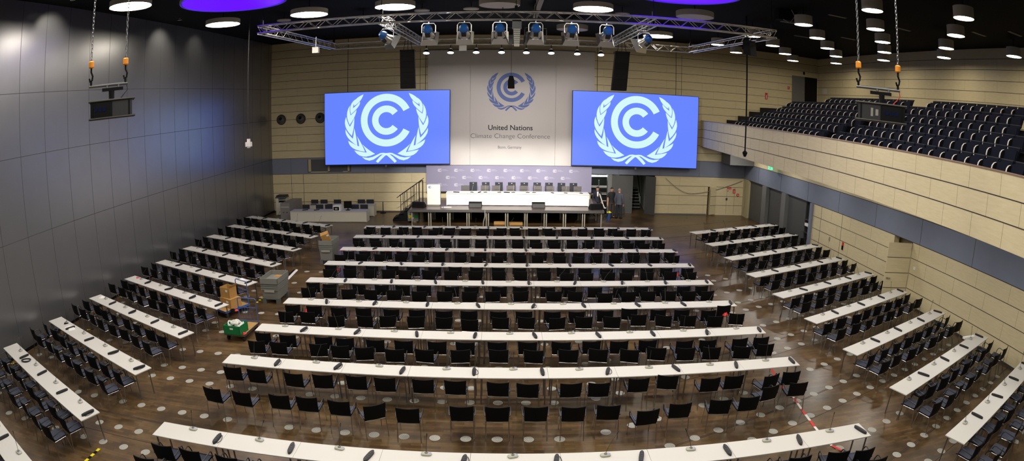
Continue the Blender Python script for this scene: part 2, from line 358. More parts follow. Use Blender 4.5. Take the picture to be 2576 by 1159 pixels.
# wall under the balcony
wr = MB()
wr.box(XR, XR + .3, YF - .3, 17.95, 0, 2.493, 0).box(XR, XR + .3, 19.3, 26.72, 0, 2.493, 0).box(XR, XR + .3, YF - .3, YB + .3, 2.493, 3.5, 1).box(XR, XR + .3, YF - .3, YB + .3, 3.5, 4.6, 0)
wr.box(XR + .6, XR + .7, 17.5, 19.8, 0, 2.6, 5)
wr.box(XR + .25, XR + .35, 26.7, YB, 0, 2.493, 2)
for z in ZL_:
    for y0, y1 in ((YF, 17.95), (19.3, 26.72)): wr.box(XR - .004, XR, y0, y1, z - .011, z + .011, 3)
for z in (2.493, 3.5): wr.box(XR - .006, XR, YF, YB, z - .013, z + .013, 3)
for y in (25.85, 23.75): wr.box(XR - .004, XR, y - .011, y + .011, .08, 2.48, 3)
for k, z in enumerate([.06] + ZL_):
    for j in range(14):
        y = .4 + 1.83 * j + (.6 if k % 2 else 0)
        if not 17.8 < y < 19.4 and y < 26.5: wr.box(XR - .003, XR, y - .004, y + .004, z + .011, z + .59, 4)
for y in (34.2, 30.9, 27.5, 24.2, 20.9, 17.5, 14.2, 10.8, 7.5): wr.box(XR - .004, XR, y - .008, y + .008, 2.5, 3.49, 3)
wr.box(XR - .012, XR, YF, 17.95, 0, .08, 6); wr.box(XR - .012, XR, 19.3, 26.72, 0, .08, 6)
struct(wr.build('wall_right', ['plywood', 'grey_band', 'grey_door', 'seam', 'faint_seam', 'cream', 'grey_seam']))
struct(MB().box(XR - .02, XR + .3, 35.65, YB, 0, 2.493).build('column_corner', 'cream'))
for n, (y0, y1) in enumerate(((32.65, 33.25), (29.95, 30.5), (26.72, 26.97))):
    struct(MB().box(XR - .12, XR + .3, y0, y1, 0, 2.493).build('column_%d' % (n + 1), 'grey_post' if n < 2 else 'grey_band'))
for n, (y0, y1) in enumerate(((33.25, 35.65), (30.5, 32.65), (27.78, 29.95))):
    door(6 + n, MB().box(XR + .12, XR + .2, y0, y1, .01, 2.48), ['grey_door'], (XR + .12, y0 + .2, 1.05, 'y') if n == 1 else None)
sh = empty('shelf_unit', (0, 0, 0), 0, 'dark shelf niche with white things beside the grey side doors', 'shelf')
MB().box(XR + .2, XR + .26, 26.97, 27.78, 0, 2.45).build('back_panel', 'dark_hole', sh)
for z in (.45, .8, 1.15, 1.5): MB().box(XR + .0, XR + .2, 27.0, 27.75, z, z + .03).build('shelf', 'steel', sh)
tag(MB().box(XR + .02, XR + .15, 27.1, 27.6, 1.181, 1.32).build('folded_cloth', 'white'), 'white folded cloth on the shelf niche in the side wall', 'cloth')
# open plywood door on the right wall
H1 = Vector((15.86, 17.93)); E1 = Vector((14.71, 18.17)); dv = (E1 - H1).normalized(); nv = Vector((-dv.y, dv.x)) * -1
def dq(u0, u1, n0, n1):
    P = lambda u, n: (H1.x + dv.x * u + nv.x * n, H1.y + dv.y * u + nv.y * n)
    return [P(u0, n0), P(u1, n0), P(u1, n1), P(u0, n1)]
def leaf(mb, u0, u1, n0, n1, z0, z1, mi):
    q = dq(u0, u1, n0, n1); mb.hexa([(a, b_, z0) for a, b_ in q], [(a, b_, z1) for a, b_ in q], mi)
ld = MB(); leaf(ld, 0.02, 1.17, 0, .05, .02, 2.45, 0)
for z in ZL_: leaf(ld, .02, 1.17, -.004, .054, z - .011, z + .011, 1)
dl = struct(ld.build('door_9', ['plywood', 'seam']))
q = dq(1.02, 1.08, -.05, 0); qq = dq(.9, 1.08, -.065, -.045)
MB().hexa([(a, b_, 1.03) for a, b_ in q], [(a, b_, 1.06) for a, b_ in q]).hexa([(a, b_, 1.03) for a, b_ in qq], [(a, b_, 1.055) for a, b_ in qq]).build('door_handle', 'steel', dl)
# balcony
FTOP, FBOT = 6.145, 4.507
def shear(mb, a0, a1, y0, y1, z0, z1, mi=0):
    mb.hexa([(fx(y0) + a0, y0, z0), (fx(y0) + a1, y0, z0), (fx(y1) + a1, y1, z0), (fx(y1) + a0, y1, z0)], [(fx(y0) + a0, y0, z1), (fx(y0) + a1, y0, z1), (fx(y1) + a1, y1, z1), (fx(y1) + a0, y1, z1)], mi)
fa = MB(); shear(fa, 0, .14, YF, YB, FBOT, FTOP, 0)
for z in (5.614, 5.078): shear(fa, -.004, 0, YF, YB, z - .013, z + .013, 1)
for k, (z0, z1) in enumerate(((5.63, 6.14), (5.09, 5.6), (4.51, 5.065))):
    for j in range(32):
        y = YF + .4 + 1.25 * j + (.35, .8, .1)[k]
        if y < YB: shear(fa, -.003, 0, y - .004, y + .004, z0, z1, 2)
shear(fa, -.02, .26, YF, YB, FTOP, FTOP + .03, 3)
struct(fa.build('wall_balcony_front', ['plywood', 'seam', 'faint_seam', 'cap_wood']))
bs = MB(); shear(bs, .14, 0, YF, YB, 4.51, 4.52)
bs = MB(); bs.hexa([(fx(YF) + .14, YF, 4.6), (XU, YF, 4.6), (XU, YB, 4.6), (fx(YB) + .14, YB, 4.6)], [(fx(YF) + .14, YF, 4.7), (XU, YF, 4.7), (XU, YB, 4.7), (fx(YB) + .14, YB, 4.7)])
SX = [10.87 + .822 * i for i in range(6)]; SZ = [6.22, 6.55, 6.87, 7.19, 7.54, 7.86]; SF = [z - .55 for z in SZ]
for i in range(6):
    a0 = (SX[i] - 10.25) - .42 if i else .14
    shear(bs, a0, 11.5 if i == 5 else (SX[i + 1] - 10.25) - .42, YF, YB - .0, 4.7, SF[i] if i < 5 else SF[i], 0)
me = bs.mesh('balcony_floor', 'carpet_dark')
o = bpy.data.objects.new('floor_balcony', me); col.objects.link(o); struct(o)
bmx = bmesh.new(); bmx.from_mesh(me)
for v_ in bmx.verts: v_.co.x = min(v_.co.x, XU)
bmx.to_mesh(me); bmx.free()
struct(MB().box(14.15, XR, 35.0, YB, 3.5, 4.6).build('beam_1', 'grey_post'))
wu = MB().box(XU, XU + .3, YF - .3, YB + .3, 4.5, ZC, 0)
for z in ZU: wu.box(XU - .004, XU, YF, YB, z - .011, z + .011, 1)
for k, z in enumerate(ZU[:-1]):
    for j in range(17):
        y = -1 + 2.44 * j + (.9 if k % 2 else 0)
        if y < YB: wu.box(XU - .003, XU, y - .004, y + .004, z + .011, z + .497, 2)
struct(wu.build('wall_upper', ['plywood', 'seam', 'faint_seam']))
struct(MB().box(XL - .3, XU + .3, YF - .3, YF, 0, ZC).build('wall_unseen', 'seat_dark'))  # unseen wall behind the camera, added to contain light, dark against bounce
# signs on walls
def sign(name, x0, x1, z0, z1, m_, label, cat, y=YB, mk=None):
    o = MB().box(x0, x1, y - .015, y, z0, z1).build(name, m_); tag(o, label, cat)
    if mk: mk(o)
    return o
def pict_man(o): MB().box(14.72, 14.76, YB - .018, YB - .015, 1.62, 1.84).box(14.80, 14.9, YB - .018, YB - .015, 1.7, 1.74).build('pictogram', 'white', o)
sign('fire_sign', 14.7, 14.79, 1.6, 1.88, 'red', 'narrow red and white fire safety sign, first of the red signs', 'sign', mk=lambda o: MB().box(14.725, 14.765, YB - .018, YB - .015, 1.64, 1.76).build('pictogram', 'white', o))
sign('fire_sign', 14.82, 14.98, 1.72, 1.88, 'red', 'small square red fire sign beside the narrow red one', 'sign', mk=lambda o: MB().box(14.86, 14.94, YB - .018, YB - .015, 1.75, 1.79).build('pictogram', 'white', o))
sign('extinguisher_sign', 15.12, 15.3, 1.46, 1.76, 'red', 'tall red fire extinguisher sign right of the lock plate', 'sign', mk=lambda o: MB().box(15.19, 15.23, YB - .018, YB - .015, 1.5, 1.68).build('pictogram', 'white', o))
al = empty('alarm_button', (15.5, YB, 1.37), 0, 'round red fire alarm button lowest of the red wall fittings', 'alarm')
MB().lathe([(.1, 0), (.1, .03), (.085, .04)], 20, 0, Matrix.Rotation(pi / 2, 4, 'X')).build('housing', 'red', al)
MB().lathe([(.035, .04), (.035, .05)], 14, 0, Matrix.Rotation(pi / 2, 4, 'X')).build('button', 'white', al)
sign('fire_sign', 19.02, 19.2, 8.75, 8.95, 'red', 'small red sign beside the balcony doors', 'sign', mk=lambda o: MB().box(19.06, 19.1, YB - .018, YB - .015, 8.8, 8.92).build('pictogram', 'white', o))
sign('extinguisher_sign', 17.26, 17.45, 7.9, 8.35, 'red', 'faded red extinguisher sign on plywood above balcony rows', 'sign', mk=lambda o: MB().box(17.33, 17.38, YB - .018, YB - .015, 7.95, 8.2).build('pictogram', 'white', o))
sign('wall_speaker', 20.32, 20.47, 9.9, 10.1, 'seat_dark', 'small dark box above the balcony doors', 'box')
tag(MB().box(XU - .02, XU, 35.3, 35.9, 8.7, 9.05).build('wall_notice', 'tape_white'), 'pale notice on the upper side wall near balcony doors', 'notice')
ex = empty('exit_sign', (XR - .4, 31.68, 3.75), 0, 'small glowing green exit sign under the balcony', 'sign')
MB().cbox((0, 0, 0), (.12, .42, .2)).build('lit_panel', 'exit_green', ex)
MB().cbox((-.062, -.08, 0), (.004, .1, .12)).cbox((-.062, .09, .0), (.004, .14, .03)).build('pictogram', 'white', ex)
MB().tube([(0, 0, .1), (0, 0, .85)], .012, 6).build('hanger', 'steel', ex)
fe = empty('fire_extinguisher_sign', (XR, 23.42, 1.07), 0, 'red and black wall bracket sign on the right plywood wall', 'sign')
MB().box(-.03, 0, -.07, .07, .0, .16).build('red_plate', 'red', fe); MB().box(-.05, 0, -.05, .05, -.2, .0).build('bracket', 'black', fe)
tag(MB().box(XR - .03, XR, 24.7, 24.82, 1.0, 1.18).build('wall_switch', 'cable_grey'), 'grey wall switch on right plywood wall beyond the red bracket', 'switch')
tag(MB().box(XR - .02, XR, 17.55, 17.68, 1.48, 1.6).build('light_switch', 'white'), 'white light switch beside the open plywood door', 'switch')
gl = []
for i in range(41):
    t = i / 40.0; x = 10.3 + (15.75 - 10.3) * t
    z = 2.35 - .95 * math.sin(min(1, t / .33) * pi / 2) if t < .33 else (1.4 + .95 * ((t - .33) / .67) ** 1.6)
    gl.append((x, YB - .06, z))
tag(MB().tube(gl, .018, 6).build('hanging_cable', 'cable_grey'), 'grey cable sagging across the plywood wall right of the stage doors', 'cable')
tag(MB().tube([(XR - .06, 36.2 + .05 * math.sin(z * 5), z) for z in [2.45 - .12 * k for k in range(20)]], .02, 6).build('wall_cable', 'cable_grey'), 'cable running down the pale corner column', 'cable')
for i, x in enumerate((-14.57, -13.16, -11.80)):
    v_ = empty('air_nozzle', (x, YB, 6.1), 0, 'round grey air nozzle, %s from the corner in the row of three' % ordn(i), 'air nozzle', 'air nozzles on the end wall')
    Rm = Matrix.Rotation(pi / 2, 4, 'X')
    MB().lathe([(.33, 0), (.345, .03), (.3, .06), (.26, .04)], 28, 0, Rm, cap=False).build('flange', 'grey_seam', v_, True)
    Rt = Rm @ Matrix.Rotation(-.35, 4, 'X')
    MB().lathe([(.25, .0), (.26, .06), (.2, .16), (.11, .2)], 24, 0, Rt, cap=False).build('nozzle', 'grey_door', v_, True)
    MB().lathe([(.112, .19), (.11, .195)], 20, 0, Rt).build('opening', 'dark_hole', v_)
# ------------------------------------------------------------------ tables, chairs, microphones, power strips
random.seed(11)
TOPZ = .72
def make_table(L, W):
    t = empty('conference_table', (0, 0, 0))
    MB().box(-L / 2 + .003, L / 2 - .003, -W / 2, W / 2, TOPZ - .022, TOPZ, 0).box(-L / 2 + .003, L / 2 - .003, -W / 2 - .004, -W / 2, TOPZ - .022, TOPZ - .002, 1).build('tabletop', ['table_top', 'table_edge'], t)
    MB().box(-L / 2 + .1, L / 2 - .1, -W / 2 + .1, -W / 2 + .13, TOPZ - .06, TOPZ - .022).box(-L / 2 + .1, L / 2 - .1, W / 2 - .13, W / 2 - .1, TOPZ - .06, TOPZ - .022).box(-L / 2 + .08, -L / 2 + .12, -W / 2 + .06, W / 2 - .06, TOPZ - .06, TOPZ - .022).box(L / 2 - .12, L / 2 - .08, -W / 2 + .06, W / 2 - .06, TOPZ - .06, TOPZ - .022).build('under_frame', 'arm_dark', t)
    for sx in (-1, 1):
        for sy in (-1, 1):
            x, y = sx * (L / 2 - .08), sy * (W / 2 - .06)
            MB().tube([(x, y, TOPZ - .022), (x + sx * .015, y, .02)], .019, 8).tube([(x + sx * .015, y, .02), (x + sx * .015, y, 0)], .023, 8).build('leg', 'steel', t, True)
    register(t); return t
TC = make_table(1.6, .56)
# chair: local +Y is the way it faces, origin on the floor under the seat
def make_chair():
    c = empty('conference_chair', (0, 0, 0))
    def back(off, inset):
        rows = []
        for i in range(7):
            v = i / 6; z = .452 + .368 * v
            half = .228 + .017 * v - inset
            y0 = -.195 - .05 * v - .012 * math.sin(v * pi)
            rows.append([(half * (-1 + 2 * j / 8), y0 - .036 * (1 - ((j - 4) / 4.0) ** 2) * (.4 + .6 * v) + off, z + (.012 * (((j - 4) / 4.0) ** 2) if i == 6 else 0)) for j in range(9)])
        return rows
    MB().slab(back(0, 0), back(.022, 0), 0, 1, 0).build('backrest', ['chair_black', 'chair_fabric'], c, True)
    def seat(dz):
        rows = []
        for i in range(8):
            v = i / 7; y = -.2 + .43 * v
            z = .448 + .018 * v - .03 * max(0, (v - .78) / .22) ** 2 + .03 * max(0, (.18 - v) / .18) ** 2
            rows.append([((.225 + .008 * math.sin(v * pi)) * (-1 + 2 * j / 4), y, z + dz + .008 * ((j - 2) / 2.0) ** 2) for j in range(5)])
        return rows
    MB().slab(seat(.018), seat(-.008), 1, 0, 0).build('seat', ['chair_black', 'chair_fabric'], c, True)
    MB().tube([(-.23, -.2, .445), (.23, -.2, .445)], .011, 6).tube([(-.225, -.2, .44), (-.232, .18, .45)], .011, 6).tube([(.225, -.2, .44), (.232, .18, .45)], .011, 6).build('frame', 'chrome', c, True)
    for sx in (-1, 1):
        MB().tube([(sx * .235, -.2, .455), (sx * .24, -.23, .2), (sx * .245, -.27, 0)], .0115, 6).build('leg', 'chrome', c, True)
        MB().tube([(sx * .236, .17, .46), (sx * .245, .2, .2), (sx * .25, .225, 0)], .0115, 6).build('leg', 'chrome', c, True)
        MB().tube([(sx * .24, .165, .45), (sx * .262, .155, .56), (sx * .272, .12, .63), (sx * .275, .07, .652), (sx * .272, -.06, .628), (sx * .262, -.2, .6), (sx * .245, -.222, .592)], .0125, 6).build('armrest', 'arm_dark', c, True)
    register(c); return c
CH0 = make_chair()
CLEAVES = [o for o in KIDS[CH0.name]]
def make_mic():
    m_ = empty('gooseneck_microphone', (0, 0, 0))
    P = []
    for k in range(24):
        t = 2 * pi * k / 24; P.append((.095 * abs(math.cos(t)) ** .55 * (1 if math.cos(t) > 0 else -1), .06 * abs(math.sin(t)) ** .7 * (1 if math.sin(t) > 0 else -1)))
    MB().prism(P, 0, .028, 'xy').add([(p[0] * .8, p[1] * .75, .04) for p in P] + [(p[0], p[1], .028) for p in P], [tuple(range(24))] + [(k, 24 + k, 24 + (k + 1) % 24, (k + 1) % 24) for k in range(24)]).build('base', 'mic_base', m_)
    MB().lathe([(.032, .038), (.03, .05), (.016, .06)], 14).build('speaker_grille', 'mic_dark', m_, True)
    MB().box(.05, .075, -.02, .01, .038, .044).build('button', 'mic_led', m_)
    return m_
MIC = []
for kx, ky in ((-.12, .08), (.1, .1), (.02, .05), (.22, .12), (-.03, .2)):
    m_ = make_mic()
    st = [(0, .0, .05), (kx * .25, ky * .3, .16), (kx * .6, ky * .65, .27), (kx, ky, .37)]
    s_ = MB().tube(st, .0055, 6).build('stem', 'mic_stem', m_, True)
    MB().tube([st[-1], (kx * 1.18, ky * 1.2, .425)], .009, 6).build('capsule', 'strip_black', s_, True)
    register(m_); MIC.append(m_)
def make_strip(cord):
    s_ = empty('power_strip', (0, 0, 0))
    P = []
    for k in range(20):
        t = 2 * pi * k / 20; P.append((.045 * math.cos(t), .19 * abs(math.sin(t)) ** .6 * (1 if math.sin(t) > 0 else -1)))
    MB().prism(P, 0, .045, 'xy').build('housing', 'strip_black', s_)
    so = MB()
    for y in (-.12, -.055, .01, .075, .13): so.lathe([(.024, .045), (.024, .049)], 10, 0, Matrix.Translation((0, y, 0)))
    so.build('socket', 'strip_socket', s_)
    if cord:
        MB().tube([(0, .14, .02), (.05, .15, .012), (.085, .06, .012), (.1, -.05, .012), (.07, -.13, .012), (.03, -.1, .012)], .006, 5).build('cord', 'cable', s_, True)
    register(s_); return s_
STR = [make_strip(False), make_strip(True), make_strip(False)]
used = set()
def place(proto, x, y, z, rz, label, cat, group):
    if proto.name in used: o = copy_tree(proto)
    else: used.add(proto.name); o = proto
    o.location = (x, y, z); o.rotation_euler = (0, 0, rz)
    return tag(o, label, cat, group)
CR_Y = {1: 8.92, 2: 12.6, 3: 14.86, 4: 17.25, 5: 19.6, 6: 21.9, 7: 24.24, 8: 26.63, 9: 28.80}
CHAIRS_C = {'1a':[(-646,-99,2),(-580,-97,-4),(629,-103,-9),(689,-113,-1)],'2a':[(-648,-95,4),(-582,-96,0),(-483,-98,-4),(-411,-94,5),(-331,-89,0),(-264,-91,2),(-177,-91,0),(-105,-93,-1),(-11,-98,-4),(54,-104,-5),(149,-104,3),(211,-105,-2),(305,-89,0),(376,-81,-12),(474,-107,0),(536,-103,-1),(631,-117,16),(691,-109,-4)],'2b':[(-650,-212,-6),(-572,-213,-4),(-480,-208,1),(-415,-207,1),(-341,-212,-2),(-262,-218,30),(-192,-226,1),(-83,-210,2),(-11,-210,1),(67,-209,0),(143,-212,-1),(216,-209,-4),(294,-237,7),(369,-217,-1),(462,-214,-8),(533,-212,-1),(605,-172,13),(682,-169,-5)],'3a':[(-655,-94,-1),(-578,-98,4),(-474,-97,8),(-413,-98,7),(-330,-100,1),(-255,-99,0),(-168,-99,2),(-96,-99,-1),(-15,-96,-2),(62,-94,-6),(148,-95,-7),(227,-92,4),(299,-95,0),(376,-94,-1),(475,-106,4),(541,-108,-1),(637,-109,6),(703,-109,1)],'3b':[(-651,-152,7),(-587,-149,0),(-474,-144,8),(-414,-148,2),(-348,-151,12),(-269,-155,3),(-195,-150,-8),(-105,-148,7),(-11,-144,-3),(75,-146,-9),(162,-144,-7),(237,-143,-13),(316,-150,-17),(389,-143,-15),(466,-153,-4),(536,-157,-9),(623,-163,-11),(696,-157,-6)],'4a':[(-647,-99,13),(-575,-99,5),(-494,-104,3),(-416,-102,2),(-330,-104,-1),(-253,-102,4),(-172,-108,4),(-100,-104,4),(-14,-106,1),(60,-105,1),(142,-106,-3),(214,-106,0),(300,-99,-4),(376,-86,-11),(463,-100,-5),(537,-106,-2),(621,-117,-2),(688,-77,4)],'4b':[(-649,-158,5),(-581,-151,-1),(-482,-174,21),(-398,-165,-5),(-331,-158,13),(-249,-157,8),(-167,-161,3),(-94,-174,-4),(-8,-155,-6),(65,-152,-7),(153,-156,10),(230,-150,-5),(312,-151,-9),(394,-137,-3),(468,-148,-19),(543,-155,-9),(626,-168,-6),(703,-154,-13)],'5a':[(-654,-98,4),(-590,-107,6),(-486,-103,-8),(-406,-104,0),(-334,-105,-1),(-263,-103,5),(-170,-107,1),(-105,-108,-2),(-13,-102,-1),(56,-105,-3),(145,-103,-2),(215,-103,4),(302,-109,-1),(386,-112,10),(461,-103,-2),(530,-99,4),(612,-107,0),(679,-107,3)],'5b':[(-654,-154,13),(-578,-151,4),(-509,-156,14),(-435,-155,-12),(-356,-152,7),(-271,-161,5),(-189,-156,5),(-109,-157,4),(-34,-150,9),(57,-149,10),(163,-148,-5),(231,-148,-15),(327,-167,-5),(408,-156,2),(475,-152,-8),(547,-153,-11),(617,-159,-2),(683,-162,4)],'6a':[(-654,-104,-2),(-577,-101,-8),(-491,-103,-2),(-414,-95,-9),(-333,-104,-3),(-253,-103,3),(-178,-96,-1),(-99,-99,-4),(-19,-102,-5),(58,-104,-3),(146,-101,1),(219,-99,-10),(298,-108,-6),(378,-114,-7),(460,-118,-3),(534,-108,-4),(612,-105,-5),(695,-111,-2)],'6b':[(-645,-153,10),(-568,-144,4),(-489,-146,13),(-420,-141,12),(-358,-148,-6),(-271,-145,-6),(-189,-149,0),(-101,-146,2),(-17,-145,-2),(61,-145,-10),(146,-149,1),(226,-165,-9),(297,-169,0),(379,-159,-6),(442,-167,-6),(524,-155,-11),(616,-154,-4),(692,-164,4)],'7a':[(-640,-117,-1),(-570,-116,0),(-480,-110,3),(-412,-112,3),(-327,-112,3),(-262,-113,2),(-175,-108,-6),(-94,-110,-1),(-11,-111,-3),(60,-105,-2),(150,-103,-2),(222,-105,-4),(304,-107,-2),(378,-108,-1),(464,-104,0),(534,-99,0),(624,-99,0),(692,-99,0)],'7b':[(-662,-175,1),(-576,-157,0),(-497,-156,3),(-413,-149,3),(-340,-160,3),(-257,-158,7),(-170,-157,2),(-107,-170,9),(-24,-164,11),(65,-149,1),(135,-149,6),(222,-158,-7),(295,-170,-8),(369,-152,-2),(447,-147,-7),(528,-143,0),(614,-145,-5),(696,-154,6)],'8a':[(-659,-120,-3),(-581,-116,-3),(-488,-121,2),(-416,-123,2),(-329,-124,2),(-260,-116,2),(-176,-121,2),(-101,-121,2),(-16,-118,2),(60,-116,2),(138,-115,2),(217,-116,2),(302,-114,2),(381,-112,1),(464,-121,1),(541,-119,1),(612,-116,5),(694,-115,5)],'8b':[(-638,-177,8),(-562,-168,10),(-466,-181,-1),(-405,-171,8),(-325,-167,16),(-249,-170,2),(-173,-166,-1),(-98,-178,-1),(-14,-163,-1),(61,-159,2),(143,-178,14),(221,-167,2),(298,-168,1),(366,-162,9),(458,-181,4),(548,-173,5),(620,-177,7),(691,-176,7)],'9a':[(-654,-83,-8),(-576,-96,2),(-488,-84,-5),(-423,-82,-5),(-320,-89,7),(-259,-93,2),(-181,-101,2),(-95,-102,2),(-11,-89,2),(52,-87,2),(140,-91,-2),(209,-91,2),(300,-96,2),(380,-91,8),(462,-79,-2),(531,-82,2),(623,-90,2),(695,-100,2)],'9b':[(-653,-138,-3),(-567,-146,2),(-486,-146,9),(-412,-143,9),(-335,-141,8),(-261,-144,2),(-186,-151,2),(-106,-148,2),(-25,-140,2),(56,-137,2),(141,-143,2),(220,-140,2),(300,-142,2),(375,-138,6),(460,-128,2),(550,-134,2),(612,-141,2),(686,-144,2)]}
chairs = []      # (x, y, rz, label)
tables = []
MICX = [.75, .8, .82, .8, .8, .8, .8, .82, .8]
for r in range(1, 10):
    yb = CR_Y[r]; nm = ordn(9 - r)
    for k in range(9):
        xc = -6.97 + 1.6 * (k + .5)
        if not (in_view((xc - .8, yb, .72), 60, 60) or in_view((xc + .8, yb - .5, .72), 60, 60)): continue
        place(TC, xc, yb - .28, 0, random.uniform(-.004, .004), 'white folding table, %s from left in the %s central row from the stage' % (ordn(k), nm), 'table', 'conference tables of the central rows')
        px = xc + random.uniform(-.06, .06); py = yb - .11 + random.uniform(-.025, .025)
        if in_view((px, py, .74)):
            place(MIC[random.choice((0, 1, 2, 2, 3, 4))], px, py, TOPZ, random.uniform(-.3, .3), 'grey gooseneck microphone, %s from left on the %s central row from the stage' % (ordn(k), nm), 'microphone', 'gooseneck microphones of the central rows')
        sx_ = xc + .66 + random.uniform(-.07, .05); sy = yb - .29 + random.uniform(-.03, .03)
        if in_view((sx_, sy, .74)):
            place(STR[random.choice((0, 0, 1))], sx_, sy, TOPZ, random.uniform(-.3, .3) , 'black power strip, %s from left on the %s central row from the stage' % (ordn(k), nm), 'power strip', 'power strips of the central rows')
    for ln, word in (('a', 'front'), ('b', 'rear')):
        rows = CHAIRS_C.get('%d%s' % (r, ln), [])
        if r == 1:
            rows = [(int(100 * (-6.97 + .8 * (i + .5))) + random.randint(-6, 6), -97 if ln == 'a' else -152, random.randint(-6, 6)) for i in range(18)]
            if ln == 'a':
                for (i, v) in zip((0, 1, 16, 17), CHAIRS_C['1a']): rows[i] = v
        for i, (x, dy, a) in enumerate(rows):
            x, y, a = x / 100, yb + dy / 100, a * D2R
            chairs.append((x - .235 * math.sin(a) , y + .235 * math.cos(a), a, 'black shell chair, %s line behind %s central row from stage, %s from left' % (word, nm, ordn(i)), 'chairs of the central rows'))
def side_block(name, n, B0, B1, step, us, inner_first, chair_u, order_word):
    for r in range(n):
        b0 = Vector((B0[0], B0[1] + step * r)); b1 = Vector((B1[0], B1[1] + step * r))
        d = (b1 - b0).normalized(); nrm = Vector((d.y, -d.x)); a = math.atan2(d.y, d.x); nm = ordn(n - 1 - r)
        for k in range(4):
            c = b0 + d * (1.595 * (k + .5) + .01) + nrm * .28
            if not any(in_view((c.x + d.x * q, c.y + d.y * q, .72), 40, 40) for q in (-.8, 0, .8)): continue
            place(TC, c.x, c.y, 0, a, 'white folding table, %s from the %s in the %s %s row from stage' % (ordn(k), order_word, nm, name), 'table', 'conference tables of the %s rows' % name)
            p = b0 + d * (us[0] + 1.58 * k + random.uniform(-.06, .06)) + nrm * (.13 + random.uniform(-.02, .02))
            if in_view((p.x, p.y, .74)):
                place(MIC[random.choice((0, 1, 2, 3, 4))], p.x, p.y, TOPZ, a + random.uniform(-.3, .3), 'grey gooseneck microphone, %s from the %s on the %s %s row from stage' % (ordn(k), order_word, nm, name), 'microphone', 'gooseneck microphones of the %s rows' % name)
            p = b0 + d * (us[1] + 1.58 * k + random.uniform(-.06, .06)) + nrm * (.25 + random.uniform(-.03, .03))
            if in_view((p.x, p.y, .74)):
                place(STR[random.choice((0, 0, 1))], p.x, p.y, TOPZ, a + random.uniform(-.22, .22), 'black power strip, %s from the %s on the %s %s row from stage' % (ordn(k), order_word, nm, name), 'power strip', 'power strips of the %s rows' % name)
        for ln, off in (('front', .7), ('rear', 1.27)):
            for i in range(8):
                p = b0 + d * (chair_u + .785 * i + random.uniform(-.05, .05)) + nrm * (off + random.uniform(-.05, .05))
                chairs.append((p.x, p.y, a + random.uniform(-.14, .14), 'black shell chair, %s line behind %s %s row from stage, %s from the %s' % (ln, nm, name, ordn(i), order_word), 'chairs of the %s rows' % name))
side_block('left', 10, (-14.66, 8.77), (-8.81, 6.25), 2.515, (.76, 1.45), False, .5, 'wall')
side_block('right', 9, (9.25, 7.73), (15.15, 10.14), 2.517, (.9, 1.48), True, .22, 'aisle')
vis = [c for c in chairs if in_view((c[0], c[1], .45), 30, 60)]
vis.sort(key=lambda c: (c[0] ** 2 + c[1] ** 2))
near, far = vis[:300], vis[300:]
for x, y, a, lab, grp in near: place(CH0, x, y, 0, a, lab, 'chair', grp)
fm = MB(); fmats = ['chair_black', 'chair_fabric', 'chrome', 'arm_dark']
proto = []
for o in CLEAVES:
    nm = [m_.name for m_ in o.data.materials]
    proto.append(([v.co.copy() for v in o.data.vertices], [(tuple(p.vertices), fmats.index(nm[p.material_index])) for p in o.data.polygons]))
for x, y, a, lab, grp in far:
    M = T(x, y, 0, a)
    for vs, fs in proto:
        o_ = len(fm.v); fm.v += [tuple(M @ v) for v in vs]
        for f, mi in fs: fm.f.append(tuple(i + o_ for i in f)); fm.mi.append(mi)
me = bpy.data.meshes.new('conference_chair_farther'); me.from_pydata(fm.v, [], fm.f)
for q in fmats: me.materials.append(MATS[q])
me.polygons.foreach_set('material_index', fm.mi); me.update()
fo = bpy.data.objects.new('conference_chairs_beyond', me); col.objects.link(fo)
tag(fo, 'black shell chairs of the farther rows towards the stage', 'chair', 'chairs of the farther rows'); fo['kind'] = 'stuff'
# ------------------------------------------------------------------ stage
SZT = .95
stg = empty('stage_platform', (0, 0, 0), 0, 'low stage platform on steel legs in front of the backdrop', 'stage')
MB().box(-5.25, 5.55, 32.15, 36.35, SZT - .03, SZT).build('deck', 'stage_deck', stg)
MB().box(-5.27, 5.57, 32.12, 32.17, SZT - .14, SZT - .005).box(-5.27, -5.22, 32.15, 36.35, SZT - .14, SZT - .005).box(5.52, 5.57, 32.15, 36.35, SZT - .14, SZT - .005).box(-5.2, 5.5, 34.2, 34.25, SZT - .14, SZT - .03).build('edge_rail', 'stage_edge', stg)
xs = [-5.14] + [q for k in range(9) for q in (-4.19 + 1.07 * k, -4.07 + 1.07 * k)] + [5.43]
for x in xs:
    for y in (32.25, 34.2): MB().tube([(x, y, 0), (x, y, SZT - .03)], .035, 8).build('leg', 'stage_leg', stg, True)
MB().box(-5.0, 5.3, 35.9, 35.95, 0, SZT - .05).build('skirt', 'dark_hole', stg)
